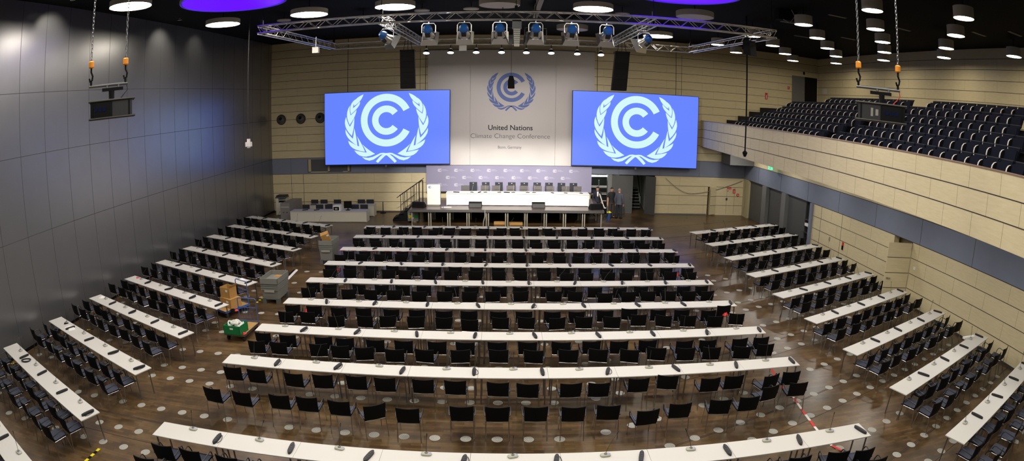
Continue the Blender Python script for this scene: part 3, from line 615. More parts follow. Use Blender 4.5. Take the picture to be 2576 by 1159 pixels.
# steps up to the stage with railing
stp = empty('stage_steps', (0, 0, 0), 0, 'black steps with thin railings leading up to the stage', 'stairs')
for k in range(4): MB().box(-6.45 + .3 * k, -6.13 + .3 * k, 33.6, 34.6, .2 * (k + 1) - .04, .2 * (k + 1)).build('step', 'seat_dark', stp)
MB().hexa([(-6.5, 33.6, 0), (-5.3, 33.6, .0), (-5.3, 33.66, .0), (-6.5, 33.66, 0)], [(-6.5, 33.6, .12), (-5.3, 33.6, .85), (-5.3, 33.66, .85), (-6.5, 33.66, .12)]).build('side_plate', 'seat_dark', stp)
for y in (33.7, 34.55):
    rl = MB().tube([(-6.25, y, 1.36), (-4.75, y, 2.4)], .022, 6).tube([(-6.02, y, .95), (-5.2, y, 1.5)], .014, 6).tube([(-6.02, y, .55), (-5.2, y, 1.1)], .014, 6)
    for x, z0, z1 in ((-6.02, .2, 1.52), (-5.78, .3, 1.68), (-5.4, .6, 1.94), (-5.2, .75, 2.08)): rl.tube([(x, y, z0), (x, y, z1)], .018, 6)
    rl.build('railing', 'arm_dark', stp)
tag(MB().tube([(-4.93, 33.8, SZT), (-4.93, 33.8, 2.28)], .03, 8).tube([(-4.8, 34.4, SZT), (-4.8, 34.4, 2.3)], .03, 8).tube([(-4.93, 33.8, 2.25), (-4.8, 34.4, 2.28)], .02, 6).build('end_posts_rail', 'seat_dark'), 'dark double post rail at the top of the stage steps', 'railing')
# backdrop and banner
bd = empty('backdrop_wall', (0, 0, 0), 0, 'lavender backdrop with rows of small emblems behind the stage table', 'backdrop')
bd['kind'] = 'thing'
MB().box(-4.82, 5.4, 36.2, 36.26, 1.37, 2.985).build('panel', 'backdrop', bd)
def bez(p0, c, p1, n=5): return [((1 - t) ** 2 * p0[0] + 2 * t * (1 - t) * c[0] + t * t * p1[0], (1 - t) ** 2 * p0[1] + 2 * t * (1 - t) * c[1] + t * t * p1[1]) for t in [k / n for k in range(n)]]
def thru(p0, m_, p1, n=6):
    c = (2 * m_[0] - .5 * (p0[0] + p1[0]), 2 * m_[1] - .5 * (p0[1] + p1[1])); return bez(p0, c, p1, n)
CHEV = [((395, 395), (390, 272), (462, 185), (425, 310), (525, 222), (503, 292)), ((375, 545), (335, 402), (380, 270), (388, 410), (475, 335), (450, 425)),
        ((405, 700), (312, 565), (322, 430), (378, 570), (443, 445), (435, 572)), ((485, 840), (345, 722), (312, 605), (418, 740), (440, 590), (466, 705)),
        ((595, 925), (418, 872), (350, 765), (510, 850), (480, 705), (545, 815)), ((740, 957), (560, 992), (437, 903), (620, 938), (555, 820), (640, 892))]
def emblem_polys():
    L = []
    for t, ob, ot, nn, it, ib in CHEV: L.append(thru(t, ob, ot) + [ot] + thru(ot, ((ot[0] + nn[0]) / 2 - 8, (ot[1] + nn[1]) / 2), nn, 3) + thru(nn, ((nn[0] + it[0]) / 2 + 4, (nn[1] + it[1]) / 2), it, 3) + thru(it, ib, t))
    L.append(thru((440, 280), (462, 190), (578, 120)) + thru((578, 120), (528, 212), (440, 280)))
    st = [(550, 1000), (595, 1035), (655, 1052), (715, 1038), (770, 1003), (820, 970), (870, 962), (915, 985), (965, 1030), (1020, 1085), (1050, 1062), (1000, 1005), (955, 970), (905, 950), (855, 944), (815, 948), (770, 970), (700, 1000), (640, 1012)]
    L.append(st)
    R_ = [[(1800 - x, y) for x, y in reversed(p)] for p in L]
    out = L + R_
    def ring(r0, r1, a0):
        n = 48; a1 = 360 - a0
        A = [(a0 + (a1 - a0) * k / n) * D2R for k in range(n + 1)]
        return [(905 + r1 * math.cos(a), 490 - r1 * math.sin(a)) for a in A], [(905 + r0 * math.cos(a), 490 - r0 * math.sin(a)) for a in A]
    return out, [ring(270, 367, 26.5), ring(112, 204, 37.5)]
EP = emblem_polys()
def emblem(name, m_, cx, y, cz, u, parent, t=.004):
    mb = MB()
    f = lambda p: (cx + (p[0] - 905) * u, cz - (p[1] - 490) * u)
    for p in EP[0]: mb.prism([f(q) for q in p], y - t, y)
    for o_, i_ in EP[1]:
        o_ = [f(q) for q in o_]; i_ = [f(q) for q in i_]
        for k in range(len(o_) - 1): mb.prism([o_[k], o_[k + 1], i_[k + 1], i_[k]], y - t, y)
    return mb.build(name, m_, parent)
def small_mark(name, m_, cx, y, cz, r, parent):
    mb = MB(); f = lambda a, b_: (cx + a * r, cz + b_ * r)
    for r0, r1, a0 in ((.62, .9, 27), (.25, .48, 40)):
        A = [(a0 + (360 - 2 * a0) * k / 18) * D2R for k in range(19)]
        for k in range(18): mb.prism([f(r1 * math.cos(A[k]), r1 * math.sin(A[k])), f(r1 * math.cos(A[k + 1]), r1 * math.sin(A[k + 1])), f(r0 * math.cos(A[k + 1]), r0 * math.sin(A[k + 1])), f(r0 * math.cos(A[k]), r0 * math.sin(A[k]))], y - .003, y)
    for s in (-1, 1):
        for k in range(8):
            a = (62 + 24 * k) * D2R * 1; b0 = pi / 2 + s * (.5 + .28 * k)
            mb.prism([f(s * 0 + 1.02 * math.cos(b0), 1.02 * math.sin(b0)), f(1.3 * math.cos(b0 + .1 * s), 1.3 * math.sin(b0 + .1 * s)), f(1.22 * math.cos(b0 - .22 * s), 1.22 * math.sin(b0 - .22 * s))], y - .003, y)
    return mb.build(name, m_, parent)
for row, (z, x0, n) in enumerate(((2.68, -3.98, 9), (2.235, -3.48, 8), (1.78, -3.98, 9))):
    for k in range(n):
        x = x0 + 1.011 * k
        if row == 2 and -2.4 < x < 4.8: continue
        e_ = small_mark('emblem', 'backdrop_mark', x, 36.2, z, .1, bd)
        MB().box(x + .17, x + .42, 36.197, 36.2, z + .03, z + .055).box(x + .17, x + .52, 36.197, 36.2, z - .025, z - .005).build('emblem_caption', 'backdrop_text', bd)
bn = empty('banner_cloth', (0, 0, 0), 0, 'tall grey conference banner with blue emblem hanging above the stage', 'banner')
for x0, x1 in ((-4.75, -2.125), (-2.115, 3.095), (3.105, 5.5)): MB().box(x0, x1, 36.4, 36.42, 2.99, 10.13).build('cloth_panel', 'banner', bn)
MB().tube([(-4.8, 36.41, 10.15), (5.55, 36.41, 10.15)], .04, 8).build('top_bar', 'steel', bn)
emblem('emblem', 'banner_blue', .39, 36.4, 7.81, .00248, bn)
def text(name, body, m_, cx, y, z, height, width, parent, bold=0.0):
    cu = bpy.data.curves.new(name, 'FONT'); cu.body = body; cu.align_x = 'CENTER'; cu.size = 1.0; cu.offset = bold
    o = bpy.data.objects.new(name, cu); col.objects.link(o)
    bpy.context.view_layer.update()
    me = bpy.data.meshes.new_from_object(o.evaluated_get(bpy.context.evaluated_depsgraph_get()))
    bpy.data.objects.remove(o); bpy.data.curves.remove(cu)
    xs_ = [v.co.x for v in me.vertices]; w_ = max(xs_) - min(xs_); mid = (max(xs_) + min(xs_)) / 2
    k = width / w_; kz = height / .7
    for v in me.vertices: v.co = Vector(((v.co.x - mid) * k + cx, y, v.co.y * kz + z))
    me.materials.clear(); me.materials.append(MATS[m_])
    o = bpy.data.objects.new(name, me); col.objects.link(o); o.parent = parent
    return o
text('title_text', 'United Nations', 'text_dark', .35, 36.396, 5.17, .31, 2.72, bn, .012)
text('subtitle_text', 'Climate Change Conference', 'text_grey', .345, 36.396, 4.66, .29, 4.86, bn, -.012)
text('place_text', 'Bonn, Germany', 'text_grey', .32, 36.396, 4.02, .18, 1.44, bn)
# LED walls
def screen(x0, x1, z0, z1, y, cx, cz, label):
    s_ = empty('led_screen', (0, 0, 0), 0, label, 'screen', 'LED screens beside the banner')
    MB().box(x0 - .03, x1 + .03, y + .02, y + .2, z0 - .06, z1 + .03).build('cabinet', 'screen_case', s_)
    MB().box(x0, x1, y, y + .02, z0, z1).build('display', 'screen_blue', s_)
    emblem('emblem', 'screen_mark', cx, y, cz, .00446, s_)
    MB().box((x0 + x1) / 2 - .06, (x0 + x1) / 2 + .06, y + .05, y + .15, z0 - .2, z0 - .06).build('cable_outlet', 'steel', s_)
    for x in (x0 + 1.5, x1 - 1.5): MB().tube([(x, y + .12, z1), (x, y + .12, ZC)], .015, 6).build('hanging_wire', 'black', s_)
screen(-11.31, -3.355, 3.12, 7.63, 36.0, -7.28, 5.84, 'blue LED screen with white emblem, left of the banner')
screen(4.12, 12.17, 3.1, 7.66, 36.0, 8.13, 5.86, 'blue LED screen with white emblem, right of the banner near the balcony')
# stage table and what stands on it
tb = empty('stage_table', (0, 0, 0), 0, 'long white panel table on the stage', 'table')
MB().box(-3.33, 4.9, 33.46, 34.3, 1.645, 1.68).build('tabletop', 'white', tb)
for k in range(5): MB().box(-3.31 + 1.64 * k, -3.31 + 1.64 * (k + 1) - .006, 33.5, 33.53, SZT + .04, 1.645).build('front_panel', 'white', tb)
for x in (-3.3, 4.84): MB().box(x, x + .03, 33.53, 34.25, SZT, 1.645).build('side_panel', 'white', tb)
GX = [-2.32, -1.15, -.49, .40, 1.15, 1.99, 2.73, 3.66, 4.37]; BX = [-1.87, -1.11, -.31, .45, 1.2, 1.98, 2.7, 3.45, 4.2]
def make_stage_chair(n, m1, pads, zt):
    c = empty(n, (0, 0, 0))
    MB().box(-.24, .24, -.22, .24, .42, .5).build('seat', m1, c)
    if pads:
        b_ = MB().box(-.24, .24, -.27, -.2, .5, .74).box(-.24, .24, -.29, -.22, .755, zt).build('backrest', m1, c)
    else: MB().box(-.23, .23, -.26, -.22, .48, zt).build('backrest', m1, c)
    if not pads: MB().box(-.03, .03, -.22, -.215, zt - .08, zt - .05).build('label_patch', 'white', c)
    for sx in (-1, 1): MB().tube([(sx * .27, -.2, .62), (sx * .27, .16, .64), (sx * .27, .18, .48)], .016, 6).build('armrest', 'chrome', c)
    MB().tube([(0, 0, .1), (0, 0, .42)], .03, 8).build('gas_lift', 'chrome', c)
    st = MB()
    for k in range(5): a = 2 * pi * k / 5; st.tube([(0, 0, .1), (.27 * math.cos(a), .27 * math.sin(a), .03)], .02, 6)
    st.build('star_base', 'chrome', c)
    register(c); return c
G0 = make_stage_chair('padded_armchair', 'leather_grey', True, .98); B0_ = make_stage_chair('mesh_armchair', 'navy_back', False, 1.1)
for i, x in enumerate(GX): place(G0, x, 34.62, SZT, pi + random.uniform(-.06, .06), 'grey padded armchair, %s from left behind the stage table' % ordn(i), 'chair', 'padded armchairs at the stage table')
for i, x in enumerate(BX): place(B0_, x, 35.25, SZT, pi + random.uniform(-.05, .05), 'dark mesh armchair, %s from left behind the grey padded chairs' % ordn(i), 'chair', 'mesh armchairs behind the stage table')
def make_smic():
    m_ = empty('gooseneck_microphone', (0, 0, 0)); MB().box(-.1, .1, -.04, .04, 0, .03).build('base', 'strip_black', m_)
    MB().tube([(0, 0, .03), (.02, .03, .3), (.05, .08, .46)], .007, 6).build('stem', 'cable_grey', m_)
    register(m_); return m_
SM = make_smic()
for i, x in enumerate((-1.85, -1.08, -.28, .52, 1.35, 1.72, 2.78, 3.55, 4.45)):
    place(SM, x, 33.75, 1.68, random.uniform(-1, 1), 'gooseneck microphone, %s from left on the stage table' % ordn(i), 'microphone', 'stage table microphones')
for i, x in enumerate((-2.75, -1.42, .15)):
    place(STR[2], x, 33.7, 1.68, (1.3, -.4, 1.2)[i], 'black power strip, %s from left on the stage table' % ordn(i), 'power strip', 'power strips on the stage table')
tag(MB().box(-2.0, -1.4, 33.95, 34.2, 1.68, 1.7).build('name_board', 'paper'), 'white sheet lying on the stage table near its left end', 'paper')
pod = empty('lectern', (-4.03, 33.45, SZT), 0, 'white lectern standing on the stage left of the long table', 'lectern')
MB().hexa([(-.38, -.05, .06), (.38, -.05, .06), (.38, .02, .06), (-.38, .02, .06)], [(-.38, -.1, 1.22), (.38, -.1, 1.22), (.38, -.03, 1.22), (-.38, -.03, 1.22)]).build('front_panel', 'white', pod)
MB().box(-.36, .36, 0, .5, 1.17, 1.2).box(-.36, -.33, 0, .45, .04, 1.17).box(.33, .36, 0, .45, .04, 1.17).build('body', 'off_white', pod)
MB().box(-.34, .34, 0, .4, 0, .06).build('foot', 'cable_grey', pod)
e_ = small_mark('emblem', 'banner_blue', -.22, -.1, 1.08, .07, pod); e_.location = (0, .0, 0)
def wedge(x, y, rz, label):
    w_ = empty('floor_monitor', (x, y, SZT), rz, label, 'speaker', 'floor monitor speakers on the stage')
    MB().prism([(-.22, 0), (.2, 0), (.2, .1), (-.08, .33), (-.22, .3)], -.36, .36, 'yz').build('cabinet', 'black', w_)
    MB().hexa([(-.33, -.085, .335), (.33, -.085, .335), (.33, .2, .12), (-.33, .2, .12)], [(-.33, -.07, .345), (.33, -.07, .345), (.33, .21, .13), (-.33, .21, .13)]).build('grille', 'strip_socket', w_)
wedge(-4.8, 32.85, -.25, 'black wedge speaker on the stage corner beside the steps')
wedge(5.15, 32.65, .25, 'black wedge speaker on the stage corner near the standing men')
for i, x in enumerate((-1.62, 1.94)):
    q_ = empty('stage_monitor', (x, 32.95, SZT), 0, ('black flat monitor on the stage floor below the left table half', 'black flat monitor on the stage floor below the right table half')[i], 'monitor', 'monitors on the stage floor')
    MB().hexa([(-.37, -.12, 0), (.37, -.12, 0), (.37, .2, 0), (-.37, .2, 0)], [(-.37, .06, .3), (.37, .06, .3), (.37, .2, .3), (-.37, .2, .3)]).build('housing', 'black', q_)
    MB().hexa([(-.34, -.115, .02), (.34, -.115, .02), (.34, -.105, .02), (-.34, -.105, .02)], [(-.34, .05, .28), (.34, .05, .28), (.34, .06, .28), (-.34, .06, .28)]).build('back_shell', 'strip_black', q_)
tag(MB().box(-3.4, -2.95, 32.75, 32.85, SZT, SZT + .05).box(-3.52, -3.44, 32.76, 32.84, SZT, SZT + .04).build('adhesive_pad', 'tape_white'), 'white block lying on the stage left of the panel table', 'block')
tag(MB().tube([(-1.05, 32.1, .93), (-1.05, 32.08, .6), (-1.12, 32.06, .3), (-1.14, 32.0, .02)], .03, 6).build('hanging_hose', 'cable_grey'), 'pale cable hanging down from the stage edge', 'cable')
tag(MB().box(-.56, .09, 32.8, 33.1, .0, .14).build('timber_plank', 'cardboard'), 'long flat cardboard box under the stage, left one', 'box')
tag(MB().box(.3, 1.05, 32.7, 33.0, 0, .12).build('timber_plank', 'cardboard'), 'flat cardboard box under the stage, right one with paper', 'box')
cs = empty('flight_case', (-5.2, 33.35, 0), 0, 'silver equipment case on casters with yellow and green stickers', 'case')
MB().box(-.31, .31, -.3, .3, .12, .62).build('body', 'tub_grey', cs); MB().box(-.32, .32, -.31, .31, .6, .68).build('lid', 'tub_dark', cs)
MB().box(-.26, -.07, -.304, -.3, .28, .46).build('sticker', 'yellow', cs); MB().box(.06, .27, -.304, -.3, .3, .48).build('sticker', 'green', cs); MB().box(-.03, .03, -.304, -.3, .24, .34).build('sticker', 'tape_white', cs)
for sx in (-1, 1):
    for sy in (-1, 1): MB().tube([(sx * .25 - .02, sy * .24, .06), (sx * .25 + .02, sy * .24, .06)], .06, 10).build('caster', 'rubber', cs)
# desks at the left of the stage
def desk(x0, x1, y0, y1, h, label, split):
    d_ = empty('service_desk', (0, 0, 0), 0, label, 'desk', 'service desks beside the stage')
    MB().box(x0, x1, y0, y1, h - .04, h).build('desktop', 'desk_top', d_)
    MB().box(x0, split, y0 + .02, y0 + .05, .03, h - .04).build('front_panel', 'desk_white', d_); MB().box(split + .008, x1, y0 + .02, y0 + .05, .03, h - .04).build('front_panel', 'desk_white', d_)
    for a, b_ in ((x0, x0 + .03), (x1 - .03, x1)): MB().box(a, b_, y0 + .05, y1 - .02, 0, h - .04).build('side_panel', 'desk_white', d_)
desk(-12.83, -7.99, 33.13, 33.93, .66, 'long white desk in front, carrying monitor and printer left of the stage', -11.25)
desk(-12.3, -7.95, 35.0, 35.75, .68, 'white desk behind the front service desk by the plywood wall', -10.2)
bx = empty('booth_counter', (0, 0, 0), 0, 'grey box shaped counter beside the photocopier', 'counter')
MB().hexa([(-13.82, 34.0, 0), (-13.18, 34.0, 0), (-13.05, 36.0, 0), (-13.7, 36.0, 0)], [(-13.82, 34.0, 1.0), (-13.18, 34.0, 1.0), (-13.05, 36.0, 1.0), (-13.7, 36.0, 1.0)]).build('body', 'booth_grey', bx)
MB().box(-13.78, -13.22, 33.99, 34.0, .74, .79).build('trim_strip', 'desk_top', bx); MB().box(-13.65, -13.55, 33.985, 34.0, .42, .45).build('handle', 'black', bx); MB().box(-13.42, -13.32, 33.985, 34.0, .42, .45).build('handle', 'black', bx)
cp = empty('photocopier', (-14.35, 35.65, 0), 0, 'white photocopier in the corner beside the grey counter', 'photocopier')
MB().box(-.33, .33, -.3, .35, .03, .82).build('body', 'desk_white', cp); MB().box(-.33, -.15, -.28, .35, .82, 1.1).box(-.15, .33, .05, .35, .82, 1.1).build('scanner_support', 'desk_white', cp)
MB().box(-.35, .38, -.3, .36, 1.1, 1.18).build('scanner', 'tub_dark', cp); MB().box(-.3, .36, -.25, .33, 1.18, 1.27).build('feeder', 'seat_top', cp); MB().box(-.14, .28, -.2, .05, .83, .9).build('tray', 'black', cp)
def make_ochair():
    c = empty('desk_chair', (0, 0, 0)); MB().box(-.24, .24, -.22, .22, .4, .46).build('seat', 'navy_back', c)
    MB().box(-.24, .24, -.26, -.22, .5, .84).build('backrest', 'navy_back', c)
    for sx in (-1, 1):
        for sy in (-1, 1): MB().tube([(sx * .22, sy * .2, .4), (sx * .23, sy * .23, 0)], .014, 6).build('leg', 'steel', c)
    register(c); return c
OC = make_ochair()
for i, x in enumerate((-12.22, -11.31, -10.7, -9.0, -8.43)): place(OC, x, 34.2, 0, pi, 'dark desk chair, %s from left behind the front service desk' % ordn(i), 'chair', 'desk chairs at the front service desk')
for i, x in enumerate((-12.26, -11.61, -10.68, -9.07, -8.48)): place(OC, x, 36.1, 0, pi, 'dark desk chair, %s from left behind the rear service desk' % ordn(i), 'chair', 'desk chairs at the rear service desk')
mo = empty('computer_monitor', (-9.21, 33.5, .66), .1, 'black computer monitor on the front service desk', 'monitor')
MB().box(-.24, .24, 0, .05, .12, .54).build('screen', 'black', mo); MB().box(-.03, .03, .02, .06, .0, .2).box(-.13, .13, -.06, .12, 0, .02).build('stand', 'black', mo)
pr = empty('desktop_printer', (-9.84, 33.45, .66), 0, 'white desktop printer on the front service desk', 'printer')
MB().box(-.23, .23, -.2, .25, .0, .3).build('body', 'white', pr); MB().box(-.2, .15, -.21, -.2, .03, .24).build('front', 'black', pr); MB().box(-.1, .05, -.24, -.21, .1, .15).build('tray', 'tape_white', pr)
for i, (x, y, a) in enumerate(((-11.95, 33.5, -1.0), (-11.2, 33.5, -.9))): place(STR[0], x, y, .66, a, ('black power strip on the front service desk, nearer the grey counter', 'black power strip on the front service desk, nearer the printer')[i], 'power strip', 'power strips on the service desks')
for i, (x, y, a) in enumerate(((-12.0, 35.3, -1.1), (-10.9, 35.3, -1.1))): place(STR[0], x, y, .68, a, ('black power strip on the rear service desk, nearer its left end', 'black power strip on the rear service desk, at its middle')[i], 'power strip', 'power strips on the service desks')
bs_ = empty('barrier_post', (-7.62, 36.2, 0), 0, 'thin dark barrier post on a round foot by the plywood wall', 'post')
MB().tube([(0, 0, .03), (0, 0, .72)], .025, 8).build('post', 'seat_dark', bs_); MB().lathe([(.19, 0), (.19, .03), (.05, .05)], 20).build('foot', 'seat_dark', bs_)
# ------------------------------------------------------------------ ceiling lamps
def lamp_proto(name, r, h, top, on, rim):
    l = empty(name, (0, 0, 0))
    MB().lathe([(r, .0), (r, h), (r * .98, h), (r * .98, .01)], 40, 0, cap=False).lathe([(r * .98, h - .01), (r * .98, h)], 40, 0).build('rim', rim, l, True)
    MB().lathe([(r * .975, .012), (r * .975, .02)], 40).build('diffuser', on, l)
    MB().tube([(0, 0, h), (0, 0, top)], .02, 6).build('hanger', 'black', l)
    register(l); return l
ZB = 10.5
LB_ON = lamp_proto('ceiling_lamp', .77, .2, ZC - ZB - .01, 'lamp_on', 'lamp_rim'); LB_OFF = lamp_proto('ceiling_lamp', .77, .22, ZC - ZB - .01, 'lamp_off', 'lamp_rim')
for x, y, lab in ((-11.95, 15.64, 'large lit round ceiling lamp behind the projector chains by the grey wall'), (-11.71, 22.28, 'large lit round ceiling lamp behind the left blue disc'), (-7.74, 22.31, 'large lit round ceiling lamp above the left end of the truss'),
                  (-4.16, 21.94, 'large lit round ceiling lamp above the left inner truss arm'), (3.31, 22.33, 'large lit round ceiling lamp above the right half of the truss'), (7.71, 29.4, 'lit round ceiling lamp behind the right inner truss arm near the end wall')):
    place(LB_ON, x, y, ZB, 0, lab, 'lamp', 'large lit ceiling lamps')
for x, y, lab in ((-.24, 22.04, 'large unlit round ceiling lamp above the middle of the truss'), (7.39, 22.3, 'large unlit round ceiling lamp beside the right blue disc'), (3.22, 28.7, 'large unlit round ceiling lamp behind the blue-backed spotlights')):
    place(LB_OFF, x, y, ZB, 0, lab, 'lamp', 'large unlit ceiling lamps')
FD = empty('ceiling_disc', (0, 0, 0)); MB().lathe([(.33, 0), (.33, .04)], 24).build('cover', 'lamp_rim', FD); MB().tube([(0, 0, .04), (0, 0, .35)], .015, 6).build('hanger', 'black', FD); register(FD)
for i, (x, y, w_) in enumerate(((-9.9, 25.0, 'left of the truss lamp'), (-6.4, 26.0, 'left above the truss'), (-3.55, 24.9, 'right of the lit lamp on the left inner arm'), (-1.45, 24.7, 'left of the unlit middle lamp'), (1.2, 25.5, 'right of the unlit middle lamp'), (4.95, 24.9, 'right of the lit right lamp'))):
    place(FD, x, y, 10.8, 0, 'small flat white ceiling disc, %s' % w_, 'ceiling disc', 'small ceiling discs')
for x, lab in ((-9.3, 'huge round blue glowing ceiling disc above the left block'), (5.75, 'huge round blue glowing ceiling disc above the right half')):
    b_ = empty('glowing_disc', (x, 18.4, 10.6), 0, lab, 'ceiling disc', 'blue glowing ceiling discs')
    MB().lathe([(1.95, 0), (1.97, .04), (1.97, .12), (1.86, .12), (1.86, .0)], 64, 0, cap=False).build('rim', 'blue_rim', b_, True)
    MB().lathe([(1.865, .03), (1.865, .06)], 64).build('panel', 'blue_disc', b_)
    for a in range(4): MB().tube([(1.5 * math.cos(a * pi / 2 + .4), 1.5 * math.sin(a * pi / 2 + .4), .06), (1.5 * math.cos(a * pi / 2 + .4), 1.5 * math.sin(a * pi / 2 + .4), ZC - 10.61)], .01, 5).build('wire', 'black', b_)
LS = lamp_proto('balcony_lamp', .37, .36, ZC - 10.41, 'lamp_small_on', 'lamp_rim')
GRID = {11.2: (15.25, 20.08, 25.13, 29.85), 13.43: (12.97, 18.13, 22.79, 27.53, 32.65), 15.6: (15.58, 20.53, 25.44, 30.31), 17.72: (18.39, 23.19, 27.94, 33.31), 19.8: (15.86, 20.75, 26.01, 31.2)}
for i, (x, ys) in enumerate(sorted(GRID.items())):
    for j, y in enumerate(ys):
        place(LS, x, y, 10.4, 0, 'lit drum lamp over the balcony, %s line from the hall, %s from near end' % (ordn(i), ordn(j)), 'lamp', 'drum lamps over the balcony')
# flat grilles in the ceiling over the balcony
for i, (px, py) in enumerate(((13.2, 20.6), (16.6, 20.2), (18.6, 17.0), (17.0, 25.5), (15.2, 27.5), (18.9, 15.0), (12.6, 24.0))):
    tag(MB().box(px - .45, px + .45, py - .08, py + .08, ZC - .02, ZC).build('ceiling_grille', 'cable_grey'), 'narrow pale slot in the dark ceiling over the balcony, %s of the scattered slots' % ordn(i), 'ceiling slot', 'ceiling slots over the balcony')
# ------------------------------------------------------------------ truss
TZ0, TZ1 = 9.70, 9.98
def truss_span(mb, p, q, w_=.28, bay=.34):
    p, q = Vector((p[0], p[1], 0)), Vector((q[0], q[1], 0)); d = q - p; L = d.length; d.normalize(); n = Vector((-d.y, d.x, 0)) * (w_ / 2)
    C = []
    for s in (-1, 1):
        for z in (TZ0, TZ1): C.append((p + n * s + Vector((0, 0, z)), s, z)); mb.tube([p + n * s + Vector((0, 0, z)), q + n * s + Vector((0, 0, z))], .025, 6)
    k = int(L / bay)
    for i in range(k):
        a, b_ = L * i / k, L * (i + 1) / k
        for s in (-1, 1): mb.tube([p + d * a + n * s + Vector((0, 0, TZ0 if i % 2 else TZ1)), p + d * b_ + n * s + Vector((0, 0, TZ1 if i % 2 else TZ0))], .011, 4)
        for z in (TZ0, TZ1): mb.tube([p + d * a + n * (1 if i % 2 else -1) + Vector((0, 0, z)), p + d * b_ + n * (-1 if i % 2 else 1) + Vector((0, 0, z))], .011, 4)
    return mb
def NY(x): return 20.3 - .04 * x
def BY(x): return 28.7 - .015 * x
tr = empty('lighting_truss', (0, 20.3, 9.7), 0, 'silver lattice lighting truss hung over the hall in front of the stage', 'truss')
M_ = Matrix.Translation((0, -20.3, -9.7))
def tpart(n, p, q):
    mb = truss_span(MB(), p, q); mb.v = [tuple(M_ @ Vector(v)) for v in mb.v]; mb.build(n, 'truss', tr)
tpart('front_span', (-9.23, NY(-9.23)), (9.82, NY(9.82))); tpart('rear_span', (-8.6, BY(-8.6)), (9.2, BY(9.2)))
tpart('side_arm', (-9.2, NY(-9.2) + .15), (-8.6, BY(-8.6) - .1)); tpart('side_arm', (9.8, NY(9.8) + .1), (9.2, BY(9.2) - .1))
tpart('inner_arm', (-4.37, NY(-4.37) + .15), (-4.07, BY(-4.07) - .15)); tpart('inner_arm', (5.12, NY(5.12) + .15), (5.0, BY(5) - .15))
for i, (x, y) in enumerate(((-9.1, NY(-9.1)), (-4.37, NY(-4.37)), (.35, NY(.35)), (5.12, NY(5.12)), (9.7, NY(9.7)), (-8.6, BY(-8.6)), (-4.07, BY(-4)), (5, BY(5)), (9.2, BY(9.2)))):
    MB().tube([(x, y - 20.3, .28), (x, y - 20.3, ZC - 9.71)], .012, 6).box(x - .05, x + .05, y - 20.35, y - 20.25, .28, .5).build('suspension', 'seat_dark', tr)
# spotlights
def big_spot(p, d, label):
    s_ = empty('spotlight', p, 0, label, 'spotlight', 'blue-backed spotlights on the truss')
    A = aim((0, 0, -.42), d)
    MB().lathe([(.02, .36), (.1, .34), (.15, .27), (.17, .18), (.165, .14)], 20, 0, A).build('rear_cap', 'spot_blue', s_, True)
    MB().lathe([(.16, .15), (.13, .12), (.15, .02), (.19, -.06), (.2, -.16)], 20, 0, A, cap=False).build('reflector_body', 'truss', s_, True)
    MB().box(-.08, .08, -.2, -.1, -.02, .16, 0, A).build('ballast_box', 'spot_black', s_)
    MB().lathe([(.17, -.15), (.17, -.16)], 20, 0, A).build('lens', 'spot_white', s_)
    MB().hexa([(-.3, -.3, -.34), (.3, -.3, -.34), (.3, -.285, -.34), (-.3, -.285, -.34)], [(-.22, -.2, -.16), (.22, -.2, -.16), (.22, -.185, -.16), (-.22, -.185, -.16)], 0, A).hexa([(-.3, .285, -.34), (.3, .285, -.34), (.3, .3, -.34), (-.3, .3, -.34)], [(-.22, .185, -.16), (.22, .185, -.16), (.22, .2, -.16), (-.22, .2, -.16)], 0, A).hexa([(-.3, -.28, -.34), (-.285, -.28, -.34), (-.285, .28, -.34), (-.3, .28, -.34)], [(-.22, -.19, -.16), (-.205, -.19, -.16), (-.205, .19, -.16), (-.22, .19, -.16)], 0, A).hexa([(.285, -.28, -.34), (.3, -.28, -.34), (.3, .28, -.34), (.285, .28, -.34)], [(.205, -.19, -.16), (.22, -.19, -.16), (.22, .19, -.16), (.205, .19, -.16)], 0, A).build('barn_doors', 'truss', s_)
    MB().tube([(-.24, 0, -.42), (-.24, 0, -.16), (-.18, 0, -.08), (.18, 0, -.08), (.24, 0, -.16), (.24, 0, -.42)], .016, 6).tube([(0, 0, -.08), (0, 0, .03)], .025, 8).build('yoke', 'truss', s_)
    return s_
for i, x in enumerate((-2.66, -1.42, -.2, 1.02, 2.24, 3.46)):
    big_spot((x, NY(x), 9.68), (-x * .02, .83, -.55), 'large spotlight with blue back under the front truss span, %s from left' % ordn(i))
big_spot((-4.35, 21.5, 9.68), (.62, .6, -.5), 'large spotlight with blue back hung sideways under the left inner truss arm')
big_spot((5.13, 21.6, 9.68), (-.55, .66, -.5), 'large spotlight with blue back hung sideways under the right inner truss arm')
def small_spot(x, label):
    y = BY(x); s_ = empty('par_lamp', (x, y, 9.7), 0, label, 'spotlight', 'small lamps under the rear truss span')
    A = aim((0, .0, -.28), (0, -.3, -.95))
    MB().tube([(0, 0, .0), (0, 0, -.2)], .018, 6).build('hook', 'seat_dark', s_)
    MB().lathe([(.05, .1), (.085, .05), (.09, .02)], 16, 0, A).build('socket', 'white', s_)
    MB().lathe([(.09, .02), (.12, -.06), (.155, -.15)], 18, 0, A, cap=False).build('shade', 'spot_black', s_, True)
    MB().lathe([(.15, -.135), (.15, -.145)], 18, 0, A).build('lens', 'spot_white', s_)
for i, x in enumerate((-3.84, -2.65, -1.41, -.19, 1.0, 2.2, 3.46, 4.62)): small_spot(x, 'small black lamp under the rear truss span above the banner, %s from left' % ordn(i))
